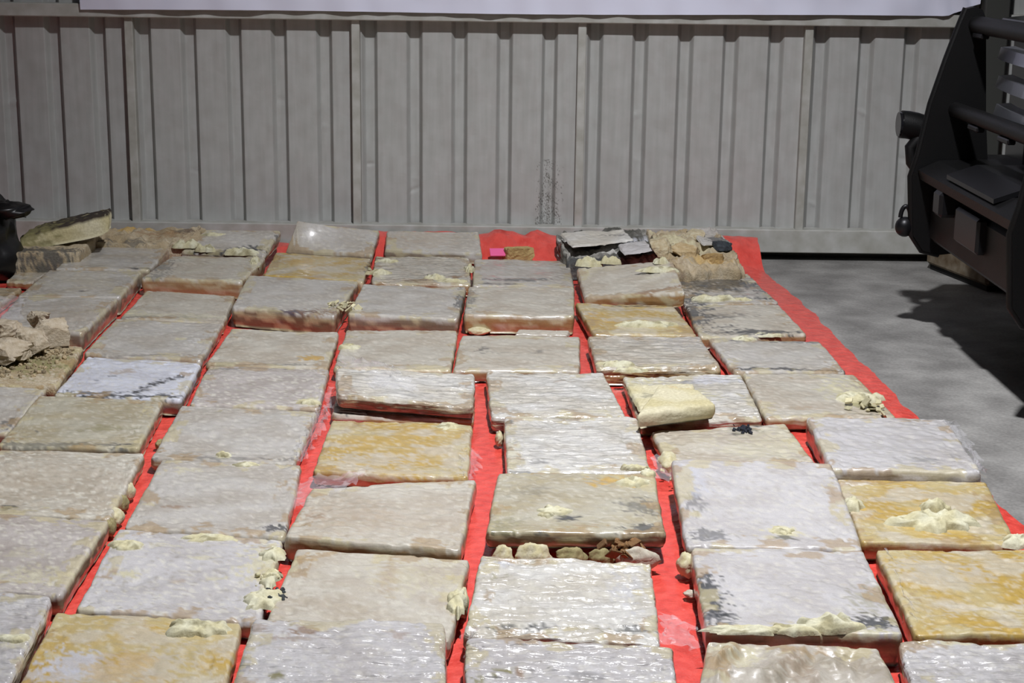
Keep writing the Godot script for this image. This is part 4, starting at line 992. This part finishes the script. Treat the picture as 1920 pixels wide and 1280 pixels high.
	slab("crumbling_block", "crumbling tan block by the wall near the corner of the red tarp", "slab", "d", [Vector2(0.593, -7.201), Vector2(0.918, -7.227), Vector2(0.986, -6.75), Vector2(0.666, -6.659)], [0.175, 0.165, 0.085, 0.11], 0.09, 0.6, 1, 0.0, 0.034, [[0.672, -7.031, 0.1, 0.08, "f", 0.7], [0.875, -7.168, 0.1, 0.06, "s", 0.8], [0.898, -7.059, 0.05, 0.05, "k", 0.8], [0.781, -6.95, 0.1, 0.06, "f", 0.4], [0.836, -6.819, 0.1, 0.05, "o", 0.5], [0.624, -6.723, 0.06, 0.06, "b", 0.4]], [], 977.0, "")
	slab("foam_chunk", "loose pale yellow foam chunk lying across the half-bare white slab", "foam chunk", "f", [Vector2(0.441, -4.737), Vector2(0.56, -4.712), Vector2(0.592, -4.531), Vector2(0.358, -4.42)], [0.125, 0.125, 0.125, 0.125], 0.045, 0, 0.6, 0.0, 0.002, [], [], 988.0, "")
	slab("foam_plate", "thin broken foam plate under the loose foam chunk", "foam plate", "f", [Vector2(0.36, -4.886), Vector2(0.573, -4.935), Vector2(0.562, -4.743), Vector2(0.38, -4.633)], [0.08, 0.08, 0.08, 0.08], 0.018, 0, 1, 0.0, 0.003, [[0.543, -4.823, 0.05, 0.05, "o", 0.5], [0.432, -4.775, 0.03, 0.02, "k", 0.4]], [], 999.0, "")
	slab("packaging_strip", "narrow pale strip of packaging wedged behind the smudged cream slab", "strip", "c", [Vector2(0.019, -5.765), Vector2(0.209, -5.757), Vector2(0.199, -5.695), Vector2(0.011, -5.694)], [0.05, 0.05, 0.05, 0.05], 0.04, 0.5, 1, 0.0, 0.002, [], [], 1010.0, "")
	var lumps := [
		[Vector3(-0.014, 0.013, -3.518), Vector3(0.024, 0.03, 0.024), "f", "small round foam lump under the olive-stained slab, leftmost"],
		[Vector3(0.056, 0.013, -3.514), Vector3(0.042, 0.034, 0.026), "f", "largest round foam lump poking out under the olive-stained slab"],
		[Vector3(0.144, 0.013, -3.53), Vector3(0.036, 0.026, 0.022), "m", "brownish flattened foam lump under the middle of the olive-stained slab"],
		[Vector3(0.213, 0.013, -3.526), Vector3(0.03, 0.026, 0.022), "m", "stained foam lump beside the torn brown wrap"],
		[Vector3(0.295, 0.013, -3.515), Vector3(0.05, 0.03, 0.024), "c", "cream foam lump at the rear corner of the glossy white slab with dark marks"],
		[Vector3(0.405, 0.013, -3.486), Vector3(0.022, 0.03, 0.035), "f", "pale foam knob standing on the red tarp by the smudged corner"],
		[Vector3(0.43, 0.013, -4.237), Vector3(0.028, 0.03, 0.06), "f", "foam lump bridging the red gap left of the large pale slab"],
		[Vector3(-0.981, 0.013, -3.963), Vector3(0.018, 0.024, 0.03), "f", "foam bead in the left red gap, farthest of the string"],
		[Vector3(-0.975, 0.013, -3.869), Vector3(0.018, 0.024, 0.028), "m", "olive foam bead in the left red gap, second of the string"],
		[Vector3(-0.967, 0.013, -3.768), Vector3(0.022, 0.024, 0.03), "f", "foam bead in the left red gap, third of the string"],
		[Vector3(-0.963, 0.013, -3.698), Vector3(0.016, 0.024, 0.024), "m", "foam bead in the left red gap, nearest of the string"],
		[Vector3(0.455, 0.013, -4.448), Vector3(0.014, 0.02, 0.03), "c", "tiny cream foam bit in the narrow red gap"],
		[Vector3(-0.033, 0.013, -4.468), Vector3(0.012, 0.022, 0.025), "f", "small foam bit at the left side of the middle glossy slab"],
		[Vector3(-0.122, 0.013, -5.844), Vector3(0.04, 0.014, 0.03), "f", "foam rubble piece left of the pale packaging strip"],
		[Vector3(-0.03, 0.013, -5.883), Vector3(0.035, 0.02, 0.02), "c", "cream rubble piece touching the pale packaging strip"],
		[Vector3(-0.098, 0.013, -3.25), Vector3(0.012, 0.03, 0.05), "f", "foam lump in the red gap beside the cream slab with black tuft"],
		[Vector3(0.172, 0.033, -7.664), Vector3(0.03, 0.05, 0.05), "f", "foam lump at the rim of the open red tarp"],
		[Vector3(0.405, 0.013, -3.36), Vector3(0.02, 0.008, 0.015), "c", "flat foam flake on the red tarp by the smudged corner"],
		[Vector3(-0.992, 0.013, -4.397), Vector3(0.012, 0.014, 0.02), "m", "olive foam crumb at the corner of the greenish slab"],
	]
	for q in lumps:
		var node := base("foam_lump", q[0])
		tag(node, q[3], "foam lump", "loose foam lumps between the packages")
		var s := Shape.new()
		s.lump(Vector3(0, q[1].y * .8, 0), q[1], grain, q[0] * 3.0, .17, 1.1, TONE[q[2]][0], TONE[q[2]][1], 14, 22, 0.0)
		build(s, "lump_body", M.foam, node)
	chunk("broken_chunk", "blocky brown chunk standing at the front of the heap", Vector3(-1.607, 0.061, -5.267), Vector3(0.055, 0.048, 0.05), 0.5, 300, Vector3(.60, .53, .42), Vector3(.47, .39, .28), "broken chunks on the crumb-strewn slab")
	chunk("broken_chunk", "dark upright brown fragment leaning behind the blocky chunk", Vector3(-1.579, 0.061, -5.374), Vector3(0.07, 0.045, 0.025), 0.5, 301, Vector3(.60, .53, .42), Vector3(.47, .39, .28), "broken chunks on the crumb-strewn slab")
	chunk("broken_chunk", "small dark fragment on top of the heap", Vector3(-1.644, 0.106, -5.481), Vector3(0.05, 0.025, 0.03), -0.8, 302, Vector3(.60, .53, .42), Vector3(.47, .39, .28), "broken chunks on the crumb-strewn slab")
	chunk("broken_chunk", "brown chunk at the left edge of the heap, upper", Vector3(-1.738, 0.061, -5.442), Vector3(0.06, 0.035, 0.05), 0.9, 303, Vector3(.60, .53, .42), Vector3(.47, .39, .28), "broken chunks on the crumb-strewn slab")
	chunk("broken_chunk", "largest brown chunk at the left edge of the heap", Vector3(-1.661, 0.061, -5.178), Vector3(0.085, 0.04, 0.06), -0.4, 304, Vector3(.60, .53, .42), Vector3(.47, .39, .28), "broken chunks on the crumb-strewn slab")
	chunk("broken_chunk", "pebble-sized brown chunk before the largest chunk", Vector3(-1.612, 0.061, -5.166), Vector3(0.03, 0.025, 0.03), 1.3, 305, Vector3(.60, .53, .42), Vector3(.47, .39, .28), "broken chunks on the crumb-strewn slab")
	chunk("crumbled_lump", "cream crumbled lump at the left end of the crumbling block", Vector3(0.636, 0.125, -6.875), Vector3(0.05, 0.037, 0.05), 0, 340, Vector3(0.66, 0.59, 0.42), Vector3(0.52, 0.42, 0.26), "lumps of the crumbling block")
	chunk("crumbled_lump", "broad tan lump on the front of the crumbling block", Vector3(0.738, 0.11, -6.863), Vector3(0.06, 0.037, 0.05), 1.3, 341, Vector3(0.62, 0.5, 0.31), Vector3(0.48, 0.35, 0.18), "lumps of the crumbling block")
	chunk("crumbled_lump", "orange-brown lump on the right half of the crumbling block", Vector3(0.85, 0.085, -6.831), Vector3(0.05, 0.032, 0.04), 2.6, 342, Vector3(0.55, 0.38, 0.16), Vector3(0.42, 0.29, 0.14), "lumps of the crumbling block")
	chunk("crumbled_lump", "pale crust lump behind the broad tan lump", Vector3(0.795, 0.135, -7.093), Vector3(0.05, 0.03, 0.05), 0.9, 343, Vector3(0.68, 0.62, 0.46), Vector3(0.55, 0.46, 0.3), "lumps of the crumbling block")
	chunk("crumbled_lump", "dark blue-grey rag lump on the crumbling block", Vector3(0.899, 0.12, -6.972), Vector3(0.035, 0.03, 0.04), 2.2, 344, Vector3(0.06, 0.075, 0.09), Vector3(0.03, 0.035, 0.045), "lumps of the crumbling block")
	film_flap(S[36], [Vector3(-0.583, 0.055, -4.64), Vector3(-0.557, 0.012, -4.862), Vector3(-0.563, 0.012, -4.29), Vector3(-0.587, 0.055, -4.146)], 1.0)
	film_flap(S[37], [Vector3(-0.133, 0.05, -4.325), Vector3(-0.079, 0.012, -4.379), Vector3(-0.098, 0.012, -4.129), Vector3(-0.132, 0.055, -4.043)], 14.0)
	film_flap(S[26], [Vector3(1.257, 0.085, -4.541), Vector3(1.3, 0.06, -4.551), Vector3(1.267, 0.06, -4.128), Vector3(1.223, 0.085, -4.019)], 27.0)
	film_flap(S[48], [Vector3(0.329, 0.012, -3.265), Vector3(0.388, 0.014, -3.178), Vector3(0.386, 0.014, -3.059), Vector3(0.313, 0.012, -3.113)], 40.0)
	film_flap(S[50], [Vector3(0.881, 0.012, -3.633), Vector3(0.867, 0.065, -3.495), Vector3(0.828, 0.065, -3.075), Vector3(0.832, 0.012, -3.21)], 53.0)
	film_flap(S[38], [Vector3(-0.559, 0.02, -4.087), Vector3(-0.369, 0.075, -4.021), Vector3(-0.416, 0.08, -3.811), Vector3(-0.548, 0.03, -3.849)], 66.0)
	film_flap(S[31], [Vector3(-0.587, 0.06, -5.294), Vector3(-0.363, 0.13, -4.879), Vector3(-0.268, 0.11, -4.676), Vector3(-0.518, 0.09, -4.78)], 79.0)
	film_flap(S[30], [Vector3(-0.594, 0.015, -5.006), Vector3(-0.538, 0.04, -4.962), Vector3(-0.524, 0.04, -4.706), Vector3(-0.564, 0.015, -4.821)], 92.0)
	film_flap(S[11], [Vector3(-2.033, 0.11, -5.935), Vector3(-1.828, 0.1, -5.956), Vector3(-1.749, 0.09, -5.645), Vector3(-1.892, 0.11, -5.508)], 105.0)
	film_flap(S[54], [Vector3(-0.096, 0.012, -3.196), Vector3(-0.07, 0.08, -3.04), Vector3(-0.069, 0.08, -2.876), Vector3(-0.086, 0.012, -3.011)], 118.0)
	film_flap(S[33], [Vector3(0.39, 0.05, -4.249), Vector3(0.455, 0.03, -4.354), Vector3(0.433, 0.03, -4.118), Vector3(0.371, 0.03, -4.093)], 131.0)
	shreds(S[13], Vector3(-0.641, 0.085, -5.954), 26, 0.05, "f", 500)
	shreds(S[39], Vector3(0.26, 0.05, -3.564), 30, 0.05, "b", 501)
	shreds(S[47], Vector3(-0.501, 0.05, -3.23), 26, 0.03, "k", 502)
	shreds(S[46], Vector3(-0.525, 0.05, -3.341), 12, 0.03, "f", 503)
	shreds(S[41], Vector3(0.444, 0.03, -4.118), 10, 0.03, "f", 504)
	shreds(S[25], Vector3(1.087, 0.055, -4.756), 14, 0.05, "f", 505)
	shreds(S[5], Vector3(-0.665, 0.05, -6.777), 20, 0.04, "f", 506)
	shreds(S[40], Vector3(0.673, 0.056, -4.505), 36, 0.02, "K", 507)
	shreds(S[4], Vector3(-1.114, 0.07, -6.787), 14, 0.035, "f", 508)
	shreds(S[37], Vector3(-0.183, 0.02, -4.539), 5, 0.03, "f", 509)
	# brown crumbs scattered over the slab at the left edge
	var rng := RandomNumberGenerator.new()
	rng.seed = 5
	var mm := MultiMesh.new()
	mm.transform_format = MultiMesh.TRANSFORM_3D
	mm.use_colors = true
	var bit := Shape.new()
	bit.box(Vector3.ZERO, Vector3(1, .7, .8), .35)
	mm.mesh = bit.mesh(false)
	mm.instance_count = 380
	for k in mm.instance_count:
		var q := Vector2(rng.randf(), pow(rng.randf(), 1.2))
		var p := Vector3(lerpf(-1.81, -1.47, q.x) - q.y * .03, .0575, lerpf(-5.36, -4.98, q.y))
		var sz := .0022 + .0075 * pow(rng.randf(), 3.0)
		mm.set_instance_transform(k, Transform3D(Basis.from_euler(Vector3(rng.randf() * 6, rng.randf() * 6, rng.randf() * 6)) * sz, p))
		var j := rng.randf_range(.45, 1.1)
		mm.set_instance_color(k, Color(.50 * j, .40 * j, .25 * j))
	var crumbs := MultiMeshInstance3D.new()
	crumbs.multimesh = mm
	crumbs.name = "crumbs"
	crumbs.material_override = M.crumb
	add_child(crumbs)
	tag(crumbs, "fine brown crumbs scattered on the slab at the left edge", "crumbs", "", "stuff")

	# black bundle at the far left
	var bag := base("black_bag", Vector3(-2.34, .013, -6.74))
	tag(bag, "shiny black plastic bag slumped at the left edge by the leaning foam slab", "bag")
	var bs := Shape.new()
	bs.lump(Vector3(0, .15, 0), Vector3(.24, .25, .25), grain, Vector3(2, 5, 1), .20, 1.15, Vector3.ONE, Vector3.ONE, 34, 52, 0.0)
	build(bs, "bag_body", M.bag, bag)
	var neck := Shape.new()
	neck.lump(Vector3(.22, .30, .02), Vector3(.11, .035, .07), grain, Vector3(7, 1, 1), .3, 1.8, Vector3.ONE, Vector3.ONE, 12, 18)
	build(neck, "bag_flap", M.bag, bag)

	# litter in the open bit of tarp
	var card := base("pink_card", Vector3(-.07, .075, -7.17), .12)
	tag(card, "small bright pink card lying on the open red tarp", "card")
	part_box("card_body", Vector3.ZERO, Vector3(.034, .003, .026), .001, M.pink, card, Basis.from_euler(Vector3(.5, 0, 0)))
	chunk("foam_scrap", "curved tan scrap beside the pink card on the open tarp", Vector3(.025, .03, -7.17), Vector3(.06, .035, .05), .3, 77, Vector3(.6, .45, .2), Vector3(.5, .36, .15))
